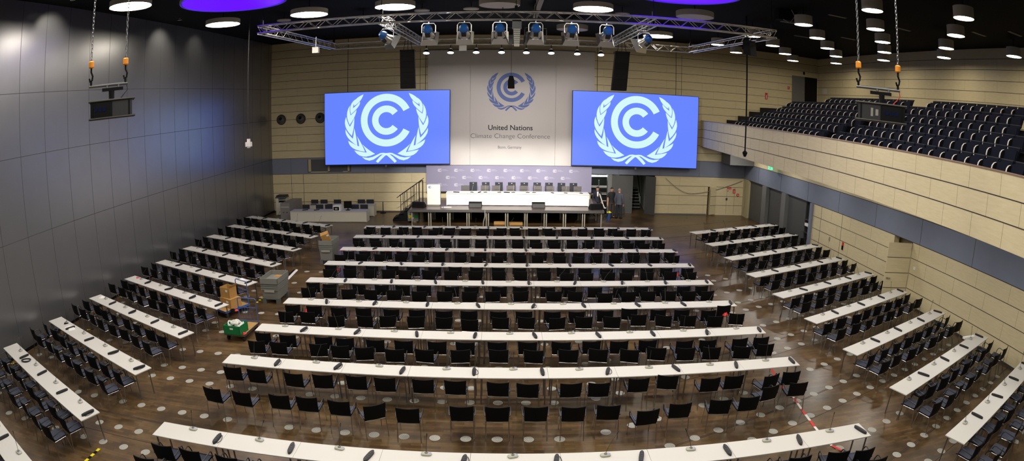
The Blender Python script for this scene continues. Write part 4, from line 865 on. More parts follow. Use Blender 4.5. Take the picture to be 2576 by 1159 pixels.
# ------------------------------------------------------------------ hanging loudspeakers and boxes
def array(x, y, tilt, label):
    a = empty('line_array_speaker', (x, y, 9.3), 0, label, 'speaker', 'hanging line array speakers')
    MB().box(-.34, .34, -.25, .3, -.06, .0).build('flying_frame', 'seat_dark', a)
    for k in range(7):
        z = -.06 - .25 * k; dx = tilt * k
        MB().hexa([(-.335 + dx + tilt, -.22 - .01 * k, z - .245), (.335 + dx + tilt, -.22 - .01 * k, z - .245), (.3 + dx + tilt, .25, z - .245), (-.3 + dx + tilt, .25, z - .245)], [(-.335 + dx, -.22 - .01 * k, z), (.335 + dx, -.22 - .01 * k, z), (.3 + dx, .25, z), (-.3 + dx, .25, z)]).build('cabinet', 'black', a)
    for sx in (-.2, 0, .2): MB().tube([(sx, 0, 0), (sx * .6, 0, .5)], .012, 5).build('strap', 'black', a)
array(-4.47, 27.0, .008, 'black line array speaker hanging left of the banner'); array(5.26, 26.6, -.022, 'black line array speaker hanging right of the banner')
cs_ = empty('hanging_speaker', (.28, 28.0, 7.5), 0, 'small black tapered speaker hanging on a cable before the banner emblem', 'speaker')
MB().hexa([(-.16, -.13, 0), (.16, -.13, 0), (.16, .13, 0), (-.16, .13, 0)], [(-.155, -.13, .36), (.155, -.13, .36), (.155, .13, .36), (-.155, .13, .36)]).hexa([(-.155, -.13, .36), (.155, -.13, .36), (.155, .13, .36), (-.155, .13, .36)], [(-.09, -.09, .6), (.09, -.09, .6), (.09, .09, .6), (-.09, .09, .6)]).build('cabinet', 'black', cs_)
MB().tube([(0, 0, .6), (0, 0, 2.2)], .01, 5).build('cable', 'cable', cs_); MB().box(-.14, .14, -.12, .12, -.012, 0).build('bottom_trim', 'red', cs_)
ts = empty('truss_speaker', (9.32, 21.2, 9.68), .5, 'black speaker box clamped under the right truss arm', 'speaker')
MB().hexa([(-.2, -.2, -.66), (.2, -.2, -.66), (.16, .2, -.58), (-.16, .2, -.58)], [(-.2, -.12, -.05), (.2, -.12, -.05), (.16, .25, -.05), (-.16, .25, -.05)]).build('cabinet', 'black', ts); MB().tube([(0, 0, -.1), (0, 0, .02)], .03, 8).build('clamp', 'steel', ts)
wb_ = empty('white_box', (-8.3, 25.0, 9.32), 0, 'small white box hanging from the left truss arm', 'box'); MB().cbox((0, 0, 0), (.28, .2, .26)).build('housing', 'white', wb_); MB().tube([(0, 0, .12), (0, 0, .6)], .02, 6).build('rod', 'white', wb_)
wb_ = empty('white_box', (-2.05, BY(-2) - .1, 9.5), 0, 'small white box on the rear truss span left of the middle', 'box'); MB().cbox((0, 0, 0), (.36, .2, .26)).build('housing', 'white', wb_); MB().tube([(0, 0, .12), (0, 0, .3)], .02, 6).build('rod', 'white', wb_)
mh = empty('moving_head', (.38, NY(.4) + .2, 9.66), 0, 'grey ribbed hanging unit under the middle of the front truss', 'spotlight')
MB().box(-.16, .16, -.16, .16, -.26, 0).build('base', 'spot_black', mh); MB().hexa([(-.09, -.12, -.9), (.09, -.12, -.9), (.06, .1, -.9), (-.06, .1, -.9)], [(-.12, -.12, -.26), (.12, -.12, -.26), (.12, .12, -.26), (-.12, .12, -.26)]).build('ribbed_body', 'cable_grey', mh)
for k in range(7): MB().box(-.125 + .004 * k, .125 - .004 * k, -.135, .12, -.34 - .075 * k, -.32 - .075 * k).build('rib', 'tub_dark', mh)
for k, (sx, q) in enumerate(((-.5, 'left'), (.75, 'right'))):
    fl_ = empty('floodlight', (.38 + sx, NY(.4) + 2.2, 9.35), .2, 'black flat floodlight in the gloom %s of the middle truss unit' % q, 'spotlight')
    MB().hexa([(-.4, -.05, -.2), (.4, -.05, -.2), (.4, .3, -.3), (-.4, .3, -.3)], [(-.4, -.05, .05), (.4, -.05, .05), (.4, .25, .1), (-.4, .25, .1)]).build('housing', 'spot_black', fl_); MB().tube([(-.42, 0, 0), (-.42, 0, .35), (.42, 0, .35), (.42, 0, 0)], .02, 6).build('yoke', 'seat_top', fl_)
    MB().tube([(0, 0, .35), (0, 0, 1.7)], .015, 6).build('hanger', 'black', fl_)
# ceiling rail seen end-on above the truss
tag(MB().box(1.25, 1.45, 12.0, 27.5, 10.85, 11.0).box(1.2, 1.5, 12, 27.5, 11.0, 11.03).build('ceiling_rail', 'cable_grey'), 'straight grey rail running under the dark ceiling above the truss', 'rail')
# projectors on chain hoists
def chain(x, y, z0, label):
    c = empty('hoist_chain', (x, y, z0), 0, label, 'chain', 'projector hoist chains')
    n = int((ZC - z0 - .55) / .075); mb = MB()
    for k in range(n):
        z = .5 + .075 * k; M = Matrix.Translation((0, 0, z)) @ Matrix.Rotation(pi / 2 * (k % 2), 4, 'Z')
        mb.tube([(.02 * math.cos(t), 0, .05 * math.sin(t)) for t in [2 * pi * q / 8 for q in range(8)]], .0085, 4, 0, M, closed=True)
    mb.build('links', 'chain_steel', c)
    MB().lathe([(.045, .36), (.06, .38), (.06, .48), (.045, .5)], 14).build('hook_block', 'orange', c)
    MB().tube([(0, 0, .36), (.0, 0, .28), (.045, 0, .2), (.03, 0, .12), (-.03, 0, .1), (-.05, 0, .16)], .02, 8).tube([(.0, 0, .1), (0, 0, .0)], .025, 8).build('hook', 'black', c)
def projector(A, B, z, lens_left, label, side):
    A = Vector(A); B = Vector(B); mid = (A + B) / 2; d = (B - A); ang = math.atan2(d.y, d.x); L = d.length
    p = empty('projector', (mid.x, mid.y, z), ang, label, 'projector', 'hanging projectors')
    h = L / 2
    for y in (-.3, .3): MB().tube([(-h, y, .31), (h, y, .31)], .022, 8).tube([(-h, y, -.02), (h, y, -.02)], .022, 8).build('frame_rail', 'rail_dark', p)
    fr = MB()
    for x in (-h + .12, 0, h - .12): fr.tube([(x, -.3, -.02), (x, -.3, .31)], .014, 6).tube([(x, .3, -.02), (x, .3, .31)], .014, 6).tube([(x, -.3, .31), (x, .3, .31)], .016, 6).tube([(x, -.3, -.02), (x, .3, -.02)], .016, 6)
    fr.build('frame_posts', 'seat_dark', p)
    s = -1 if lens_left else 1
    MB().box(*sorted((s * (h - .04), s * .02)), -.29, .29, -.0, .29).build('front_body', 'proj_black', p)
    MB().box(*sorted((s * .02, -s * (h - .06))), -.29, .29, -.0, .29).build('rear_body', 'proj_grey', p)
    for k in range(3):
        x = s * (h - .34 + .1 * k) if lens_left else s * (.12 + .1 * k)
        MB().lathe([(.045, 0), (.045, .012)], 14, 0, Matrix.Translation((x, -.29, .15)) @ Matrix.Rotation(pi / 2, 4, 'X')).build('lens', 'lens', p)
    if not lens_left:
        MB().box(-.12, -.06, -.296, -.29, .08, .2).box(-.22, -.17, -.296, -.29, .06, .22).build('label_plate', 'cable_grey', p)
    MB().box(-.23 + s * -.02, .23 - s * .02, -.05, .05, .5, .56).tube([(0, 0, .32), (0, 0, .5)], .06, 8).build('mount_arm', 'black', p)
    MB().tube([(-h + .0, 0, .62), (h - .15, 0, .62)], .03, 8).tube([(-.1, 0, .56), (-.1, 0, .62)], .03, 6).tube([(.15, 0, .56), (.15, 0, .62)], .03, 6).build('spreader_pipe', 'steel', p)
    MB().tube([(h - .2, .05, .75), (h - .15, .05, .5), (h - .3, 0, .34)], .01, 5).build('power_cable', 'red' if not lens_left else 'cable', p)
    for q, u in enumerate((-h + .04, h - .2)):
        P_ = mid + d.normalized() * u
        chain(P_.x, P_.y, z + .62, 'steel hoist chain with orange hook block, %s one holding the %s projector' % (('left', 'right')[q], side))
projector((-7.94, 9.02), (-7.16, 9.64), 6.87, True, 'black projector in a steel frame hanging by the grey wall', 'left')
projector((6.8, 9.9), (7.66, 9.22), 6.87, False, 'black projector in a steel frame hanging before the balcony seats', 'right')
po = empty('hanging_pole', (-11.2, 24.0, 5.15), 0, 'thin pole with small white device hanging from the ceiling near the grey wall', 'pole')
MB().tube([(0, 0, .35), (0, 0, ZC - 5.15)], .03, 8).build('pole', 'arm_dark', po); MB().box(-.13, .13, -.1, .1, .06, .26).box(-.06, .06, -.06, .06, 0, .4).build('device', 'tape_white', po)
po = empty('hanging_pole', (10.4, 24.0, 5.02), 0, 'thin black pole hanging from the ceiling before the balcony front', 'pole')
MB().tube([(0, 0, .15), (0, 0, ZC - 5.02)], .035, 8).build('pole', 'black', po); MB().lathe([(.05, -.12), (.1, 0), (.12, .06), (.03, .16)], 12).build('foot_device', 'black', po)
cw = empty('ceiling_winch', (11.0, 21.3, ZC - .55), 0, 'dark ceiling winch with a pale loop of cable above the balcony edge', 'winch')
MB().box(-.4, .5, -.2, .2, .1, .5).build('housing', 'seat_dark', cw); MB().tube([(.2, -.22, .55), (.35, -.22, .3), (.1, -.22, .0), (-.2, -.22, .1)], .02, 6).build('cable_loop', 'cable_grey', cw)
# ------------------------------------------------------------------ balcony seats
def make_seat():
    s_ = empty('auditorium_chair', (0, 0, 0))
    MB().hexa([(-.2, -.2, .36), (.2, -.2, .36), (.2, -.12, .36), (-.2, -.12, .36)], [(-.235, -.34, .74), (.235, -.34, .74), (.235, -.28, .74), (-.235, -.28, .74)], 0).box(-.237, .237, -.37, -.27, .74, .765, 1).build('backrest', ['seat_navy', 'seat_top'], s_)
    MB().hexa([(-.235, -.12, .34), (.235, -.12, .34), (.235, -.02, .34), (-.235, -.02, .34)], [(-.235, -.22, .66), (.235, -.22, .66), (.235, -.13, .68), (-.235, -.13, .68)]).build('folded_seat', 'seat_navy', s_)
    P = [(-.3, .2), (.0, .2), (.05, .34), (.06, .46), (.03, .56), (-.03, .62), (-.12, .645), (-.33, .64)]
    am = MB().prism(P, .262, .318, 'yz').build('armrest', 'seat_dark', s_)
    Q = [(.002, .3), (.05, .35), (.066, .46), (.036, .565), (-.03, .628), (-.12, .653)]
    tm = MB()
    for i in range(len(Q) - 1): tm.hexa([(.268, Q[i][0], Q[i][1]), (.312, Q[i][0], Q[i][1]), (.312, Q[i][0] - .012, Q[i][1]), (.268, Q[i][0] - .012, Q[i][1])], [(.268, Q[i + 1][0], Q[i + 1][1]), (.312, Q[i + 1][0], Q[i + 1][1]), (.312, Q[i + 1][0] - .012, Q[i + 1][1]), (.268, Q[i + 1][0] - .012, Q[i + 1][1])])
    tm.build('arm_trim', 'arm_white', am)
    MB().box(.27, .31, -.25, -.05, 0, .2).build('foot', 'seat_dark', s_)
    register(s_); return s_
ST = make_seat()
FAR = [(30.5, 20.1), (30.3, 19.93), (30.15, 19.81), (29.99, 19.7), (30.4, 19.6), (26.85, 19.39)]
NEAR = [18.59, 18.45, 18.27, 18.1, 18.03, 17.37]
rzs = pi / 2 + math.atan(FT) * -1
for i in range(6):
    n = round((FAR[i][0] - FAR[i][1]) / .579) + 1
    for sec, y0, cnt in (('far', FAR[i][0], n), ('near', NEAR[i], 20)):
        for k in range(cnt):
            y = y0 - .579 * k; x = SX[i] + FT * y
            if not in_view((x, y, SZ[i]), 8, 8): continue
            from_ = 'stage end' if sec == 'far' else 'stair aisle'
            # armrest trim sits at local (.29, 0); shift so the trim is where it stands in the row
            place(ST, x - .0, y + .29, SF[i], rzs, 'dark blue folding seat, %s balcony section, %s row up, %s from the %s' % (sec, ordn(i), ordn(k), from_), 'seat', 'folding seats on the balcony')
# pale step edges in the stair aisle
for i in range(1, 6):
    y = (FAR[i][1] + NEAR[i]) / 2 - .1; x = SX[i] - .42 + FT * y
    tag(MB().hexa([(x - .02, y - .5, SF[i]), (x + .03, y - .5, SF[i]), (x + .03 + FT, y + .5, SF[i]), (x - .02 + FT, y + .5, SF[i])], [(x - .02, y - .5, SF[i] + .012), (x + .03, y - .5, SF[i] + .012), (x + .03 + FT, y + .5, SF[i] + .012), (x - .02 + FT, y + .5, SF[i] + .012)]).build('step_edge', 'cable_grey'), 'pale step edge strip in the balcony stair aisle, %s step up' % ordn(i - 1), 'step edge', 'balcony step edges')
# ------------------------------------------------------------------ things standing in the aisles
def tub(x, y, rz, label, w_=.68, l_=1.05, h=.95, tiers=5):
    t = empty('storage_tub', (x, y, 0), rz, label, 'tub', 'grey plastic tubs in the left aisle')
    a, b_ = w_ / 2, l_ / 2
    for q in range(tiers):
        z = h - .36 - .0 + .075 * (q - tiers + 4); k = 1 + .012 * q
        MB().hexa([(-a * k, -b_ * k, z), (a * k, -b_ * k, z), (a * k, b_ * k, z), (-a * k, b_ * k, z)], [(-a * k, -b_ * k, z + .05), (a * k, -b_ * k, z + .05), (a * k, b_ * k, z + .05), (-a * k, b_ * k, z + .05)], 0).build('stacking_rim', 'tub_grey', t) if q < tiers - 1 else None
    o = 1.06; i_ = 1.0; zt = h; zb = .16
    wl_ = MB()
    for (x0, x1, y0, y1) in ((-a * o, a * o, -b_ * o, -b_ * i_ + .0), (-a * o, a * o, b_ * i_, b_ * o), (-a * o, -a * i_, -b_ * o, b_ * o), (a * i_, a * o, -b_ * o, b_ * o)): wl_.box(x0, x1, y0, y1, h - .2, zt)
    wl_.build('rim', 'tub_grey', t)
    MB().hexa([(-a * .88, -b_ * .9, zb), (a * .88, -b_ * .9, zb), (a * .88, b_ * .9, zb), (-a * .88, b_ * .9, zb)], [(-a, -b_, h - .18), (a, -b_, h - .18), (a, b_, h - .18), (-a, b_, h - .18)], 0).build('body', 'tub_grey', t)
    MB().box(-.2, .2, -b_ * o - .012, -b_ * o, h - .5, h - .42).build('label_plate', 'cable_grey', t)
    for sx in (-1, 1):
        for sy in (-1, 1): MB().box(sx * a * .8 - .07, sx * a * .8 + .07, sy * b_ * .8 - .07, sy * b_ * .8 + .07, .0, .2).build('foot', 'tub_dark', t)
    return t
tub(-8.2, 19.05, -.02, 'grey ribbed plastic tub in the left aisle, the nearer one'); tub(-7.68, 24.45, -.02, 'grey ribbed plastic tub in the left aisle, the farther one holding a carton', .62, 1.0, 1.05)
cb = empty('cardboard_box', (-7.7, 24.35, .88), .25, 'tilted cardboard box standing in the farther grey tub', 'box')
Mx = Matrix.Rotation(-.3, 4, 'Y') @ Matrix.Rotation(.35, 4, 'X')
MB().cbox((0, 0, .3), (.36, .26, .4), 0, Mx).build('carton', 'cardboard', cb); MB().cbox((.13, -.132, .42), (.1, .004, .08), 0, Mx).build('label', 'paper', cb)
tag(MB().hexa([(-8.35, 19.3, .77), (-7.95, 19.2, .77), (-7.9, 19.5, .77), (-8.3, 19.55, .77)], [(-8.3, 19.32, .83), (-7.98, 19.25, .85), (-7.95, 19.45, .83), (-8.27, 19.5, .81)]).build('crumpled_cardboard', 'cardboard'), 'crumpled cardboard lying inside the nearer grey tub', 'cardboard')
def trolley(x, y, rz, label, handle_end, mat_h='blue_steel', solid=False):
    t = empty('platform_trolley', (x, y, 0), rz, label, 'trolley', 'platform trolleys in the left aisle')
    MB().box(-.36, .36, -.55, .55, .2, .24).build('deck', 'deck_wood', t); MB().box(-.375, .375, -.565, -.55, .18, .25).box(-.375, .375, .55, .565, .18, .25).box(-.375, -.36, -.56, .56, .18, .25).box(.36, .375, -.56, .56, .18, .25).build('deck_rim', 'steel' if not solid else 'blue_steel', t)
    for sx in (-1, 1):
        for sy in (-1, 1): MB().tube([(sx * .29 - .025, sy * .44, .09), (sx * .29 + .025, sy * .44, .09)], .09, 14).build('wheel', 'rubber', t)
    y0 = .53 * handle_end
    hb = MB().tube([(-.34, y0, .2), (-.34, y0, .98), (-.3, y0, 1.02), (.3, y0, 1.02), (.34, y0, .98), (.34, y0, .2)], .017, 6).tube([(-.34, y0, .72), (.34, y0, .72)], .013, 6).tube([(-.34, y0, .27), (.34, y0, .27)], .013, 6)
    if not solid:
        for k in range(5): hb.tube([(-.2 + .1 * k, y0, .27), (-.2 + .1 * k, y0, .72)], .009, 5)
    hb.build('handle_frame', mat_h, t)
    return t
trolley(-8.05, 15.6, -.04, 'flat platform trolley carrying the green crate', 1)
trolley(-9.33, 17.5, -.48, 'platform trolley with blue handle loaded with cardboard boxes', 1, 'blue_steel', True)
gc = empty('plastic_crate', (-8.08, 15.22, .24), -.1, 'green plastic crate full of white cable on the trolley', 'crate')
w_ = MB()
for x0, x1, y0, y1 in ((-.3, .3, -.27, -.25), (-.3, .3, .25, .27), (-.3, -.28, -.27, .27), (.28, .3, -.27, .27)): w_.box(x0, x1, y0, y1, 0, .28)
w_.box(-.3, .3, -.27, .27, 0, .02); w_.build('shell', 'green_crate', gc); MB().box(-.06, .06, -.275, -.27, .17, .22).build('grip_hole', 'paper', gc)
random.seed(5)
for k in range(5):
    cc = MB(); c0 = Vector((random.uniform(-.13, .13), random.uniform(-.12, .12), .22 + .02 * k)); r0 = random.uniform(.09, .15)
    pts = [(c0.x + r0 * (1 + .1 * math.sin(3 * t)) * math.cos(t), c0.y + r0 * .8 * math.sin(t), c0.z + .03 * math.sin(2 * t + k)) for t in [2 * pi * q / 16 for q in range(16)]]
    for dz in (0, .018, .036): cc.tube([(p[0] * (1 - dz), p[1] + dz * .4, p[2] + dz) for p in pts], .014, 5, closed=True)
    tag(cc.build('cable_coil', 'paper'), 'coil of white cable in the green crate, %s from the bottom of the heap' % ordn(k), 'cable', 'white cable coils in the green crate').matrix_world = T(-8.08, 15.22, .24, -.1)
def carton(x, y, z, rz, w_, d_, h, label, opened):
    c = empty('cardboard_box', (x, y, z), rz, label, 'box', 'cardboard boxes on the trolley')
    b_ = MB()
    for x0, x1, y0, y1 in ((-w_ / 2, w_ / 2, -d_ / 2, -d_ / 2 + .01), (-w_ / 2, w_ / 2, d_ / 2 - .01, d_ / 2), (-w_ / 2, -w_ / 2 + .01, -d_ / 2, d_ / 2), (w_ / 2 - .01, w_ / 2, -d_ / 2, d_ / 2)): b_.box(x0, x1, y0, y1, 0, h)
    b_.box(-w_ / 2, w_ / 2, -d_ / 2, d_ / 2, 0, .01)
    if not opened: b_.box(-w_ / 2, w_ / 2, -d_ / 2, d_ / 2, h - .01, h)
    b_.build('carton', 'cardboard', c)
    if opened: MB().hexa([(w_ / 2 - .01, -d_ / 2, h - .01), (w_ / 2, -d_ / 2, h - .01), (w_ / 2, d_ / 2, h - .01), (w_ / 2 - .01, d_ / 2, h - .01)], [(w_ / 2 + .06, -d_ / 2, h + .1), (w_ / 2 + .07, -d_ / 2, h + .1), (w_ / 2 + .07, d_ / 2, h + .1), (w_ / 2 + .06, d_ / 2, h + .1)]).build('flap', 'cardboard', c)
    MB().box(w_ * .1, w_ * .3, -d_ / 2 - .003, -d_ / 2, h * .6, h * .8).build('label', 'paper', c)
carton(-9.35, 17.5, .24, -.45, .62, .5, .32, 'large cardboard box at the bottom of the trolley load', False)
carton(-9.42, 17.55, .56, -.3, .46, .4, .36, 'open cardboard box on top of the trolley load', True)
carton(-9.72, 17.8, .24, -.48, .2, .3, .56, 'narrow brown box standing behind the others on the trolley', False)
tp = empty('tape_roll', (-9.05, 17.0, .24), 0, 'black roll of tape lying on the trolley deck before the boxes', 'tape'); MB().lathe([(.09, 0), (.09, .05), (.05, .05), (.05, 0)], 18, 0, cap=False).build('roll', 'black', tp)
def rag(name, pts, m_, label, cat, h=.05):
    random.seed(len(label)); n = len(pts); c = (sum(p[0] for p in pts) / n, sum(p[1] for p in pts) / n); z = pts[0][2]
    mb = MB(); vs = [(p[0], p[1], z) for p in pts] + [((p[0] + c[0]) / 2, (p[1] + c[1]) / 2, z + random.uniform(.4, 1) * h) for p in pts] + [(c[0], c[1], z + h * .6)]
    fs = [(i, (i + 1) % n, n + (i + 1) % n, n + i) for i in range(n)] + [(n + i, n + (i + 1) % n, 2 * n) for i in range(n)] + [tuple(reversed(range(n)))]
    mb.add(vs, fs); return tag(mb.build(name, m_), label, cat)
def blob(x, y, z, r): return [(x + r * math.cos(t) * (1 + .3 * math.sin(3 * t)), y + r * math.sin(t), z) for t in [2 * pi * q / 9 for q in range(9)]]
rag('barrier_tape', blob(-8.93, 17.05, .241, .08), 'red', 'red scrap of tape on the deck of the box trolley', 'tape')
rag('barrier_tape', blob(-7.75, 15.12, .241, .07), 'red', 'red scrap of tape beside the green crate on its trolley', 'tape')
# barrier tape on floor and between the chairs
def tape(pts, label, w_=.07, cols=('red', 'tape_white'), name='barrier_tape', seg=.28):
    t = empty(name, (0, 0, 0), 0, label, 'tape'); P = [Vector(p) for p in pts]
    L = [0]
    for a, b_ in zip(P, P[1:]): L.append(L[-1] + (b_ - a).length)
    def at(s):
        for i in range(len(P) - 1):
            if s <= L[i + 1] or i == len(P) - 2: return P[i].lerp(P[i + 1], (s - L[i]) / max(L[i + 1] - L[i], 1e-6))
    n = max(1, int(L[-1] / seg)); mbs = [MB(), MB()]
    for i in range(n):
        a, b_ = at(L[-1] * i / n), at(L[-1] * (i + 1) / n); d = (b_ - a); nrm = Vector((-d.y, d.x, 0)); nrm = (nrm.normalized() if nrm.length > 1e-6 else Vector((1, 0, 0))) * w_ / 2
        mbs[i % 2].hexa([a - nrm, b_ - nrm, b_ + nrm, a + nrm], [a - nrm + Vector((0, 0, .004)), b_ - nrm + Vector((0, 0, .004)), b_ + nrm + Vector((0, 0, .004)), a + nrm + Vector((0, 0, .004))])
    for m_, c_, nm in zip(mbs, cols, ('red_stripe' if cols[0] == 'red' else 'yellow_stripe', 'white_stripe' if cols[0] == 'red' else 'black_stripe')):
        if m_.v: m_.build(nm, c_, t)
tape([(6.98, 12.75, .32), (7.05, 12.2, .1), (7.22, 11.65, .004), (7.15, 11.14, .004), (7.07, 9.97, .004), (7.09, 9.29, .004), (7.22, 9.0, .02)], 'red and white barrier tape trailing over the floor of the right aisle')
tape([(-8.79, 8.34, .003), (-8.8, 8.05, .003), (-8.82, 7.75, .003)], 'yellow and black hazard tape on the floor, nearest strip in the left aisle', .08, ('yellow', 'black'), seg=.1)
tape([(-8.83, 19.45, .003), (-8.83, 18.6, .003)], 'yellow and black hazard tape on the floor beside the nearer grey tub', .08, ('yellow', 'black'), seg=.12)
tape([(-15.2, 18.2, .003), (-14.75, 18.15, .003)], 'yellow and black hazard tape by the grey wall at the sixth left row', .08, ('yellow', 'black'), seg=.12)
tape([(-14.2, 14.62, .003), (-13.95, 14.75, .003)], 'yellow and black hazard tape by the grey wall at the eighth left row', .08, ('yellow', 'black'), seg=.1)
tape([(-15.2, 11.2, .003), (-14.95, 11.25, .003)], 'yellow hazard tape in the wall corner at the last left row', .08, ('yellow', 'black'), seg=.12)
tape([(-6.95, 24.24 - .567, .70), (7.42, 24.24 - .567, .70)], 'faded red and white tape along the front edge of the third central row', .03, seg=.24)
for i, (x, y, z) in enumerate(((-6.15, 14.32, .34), (-6.1, 16.62, .5), (-6.9, 22.9, .03), (-6.7, 23.4, .35), (6.95, 16.5, .5), (6.65, 21.2, .45))):
    rag('barrier_tape', blob(x, y, z, .12), 'red', 'crumpled red tape hanging by the chairs, %s' % ('left end of the seventh central row', 'left end of the sixth central row', 'floor left of the fourth central row', 'left end of the third central row', 'right end of the sixth central row', 'right end of the fourth central row')[i], 'tape', .12)
cr_ = empty('cable_ramp', (0, 0, 0), 0, 'black and white cable ramp strip on the floor behind the nearer grey tub', 'cable ramp')
MB().hexa([(-8.72, 20.85, 0), (-8.58, 20.85, 0), (-8.7, 22.95, 0), (-8.84, 22.95, 0)], [(-8.68, 20.85, .03), (-8.62, 20.85, .03), (-8.74, 22.95, .03), (-8.8, 22.95, .03)]).build('cover', 'tape_white', cr_)
MB().hexa([(-8.8, 20.85, 0), (-8.72, 20.85, 0), (-8.84, 22.95, 0), (-8.92, 22.95, 0)], [(-8.8, 20.85, .015), (-8.72, 20.85, .015), (-8.84, 22.95, .015), (-8.92, 22.95, .015)]).build('edge', 'black', cr_)
# loose things on the tables
def coil(x, y, z, r, m_, label):
    mb = MB()
    for k in range(3): mb.tube([(x + r * (1 + .06 * k) * math.cos(t), y + r * .8 * math.sin(t + .2 * k), z + .012 + .012 * k) for t in [2 * pi * q / 18 for q in range(18)]], .009, 5, closed=True)
    return tag(mb.build('cable_coil', m_), label, 'cable')
coil(-13.15, 10.33, TOPZ, .15, 'cable', 'black coil of cable on the ninth left table row')
rag('paper_sheet', [(-13.75, 12.98, TOPZ), (-13.3, 12.75, TOPZ), (-13.15, 12.95, TOPZ), (-13.45, 13.2, TOPZ), (-13.7, 13.2, TOPZ)], 'paper', 'crumpled white paper on the eighth left table row', 'paper', .05)
rag('black_cloth', blob(-13.95, 13.3, TOPZ, .1), 'black', 'black thing beside the white paper on the eighth left table row', 'cloth')
rag('paper_sheet', blob(-14.35, 16.0, TOPZ, .14), 'paper', 'white things at the wall end of the seventh left table row', 'paper', .06)
rag('paper_sheet', blob(-9.55, 19.0, TOPZ, .14), 'paper', 'white cloth near the aisle end of the fifth left table row', 'paper', .05)
rag('paper_sheet', blob(-14.3, 18.55, TOPZ, .08), 'red', 'small red and black things on the sixth left table row', 'scraps', .04)
tag(MB().box(14.2, 14.75, 12.3, 12.42, TOPZ, TOPZ + .06).build('white_bar', 'white', None), 'white elongated box at the wall end of the eighth right table row', 'box')
# ------------------------------------------------------------------ people
def skin(name, verts, edges, radii, m_, parent=None, levels=1, extra=None):
    me = bpy.data.meshes.new(name); me.from_pydata(verts, edges, []); o = bpy.data.objects.new(name, me); col.objects.link(o)
    md = o.modifiers.new('s', 'SKIN'); md.use_smooth_shade = True
    for v, r in zip(me.skin_vertices[0].data, radii): v.radius = (r if isinstance(r, tuple) else (r, r)); v.use_root = False
    me.skin_vertices[0].data[0].use_root = True
    su = o.modifiers.new('u', 'SUBSURF'); su.levels = levels; su.render_levels = levels
    bpy.context.view_layer.update()
    m2 = bpy.data.meshes.new_from_object(o.evaluated_get(bpy.context.evaluated_depsgraph_get()))
    bpy.data.objects.remove(o); bpy.data.meshes.remove(me)
    m2.name = name; m2.materials.clear(); m2.materials.append(MATS[m_])
    for p in m2.polygons: p.use_smooth = True; p.material_index = 0
    o = bpy.data.objects.new(name, m2); col.objects.link(o)
    if parent is not None: o.parent = parent
    return o
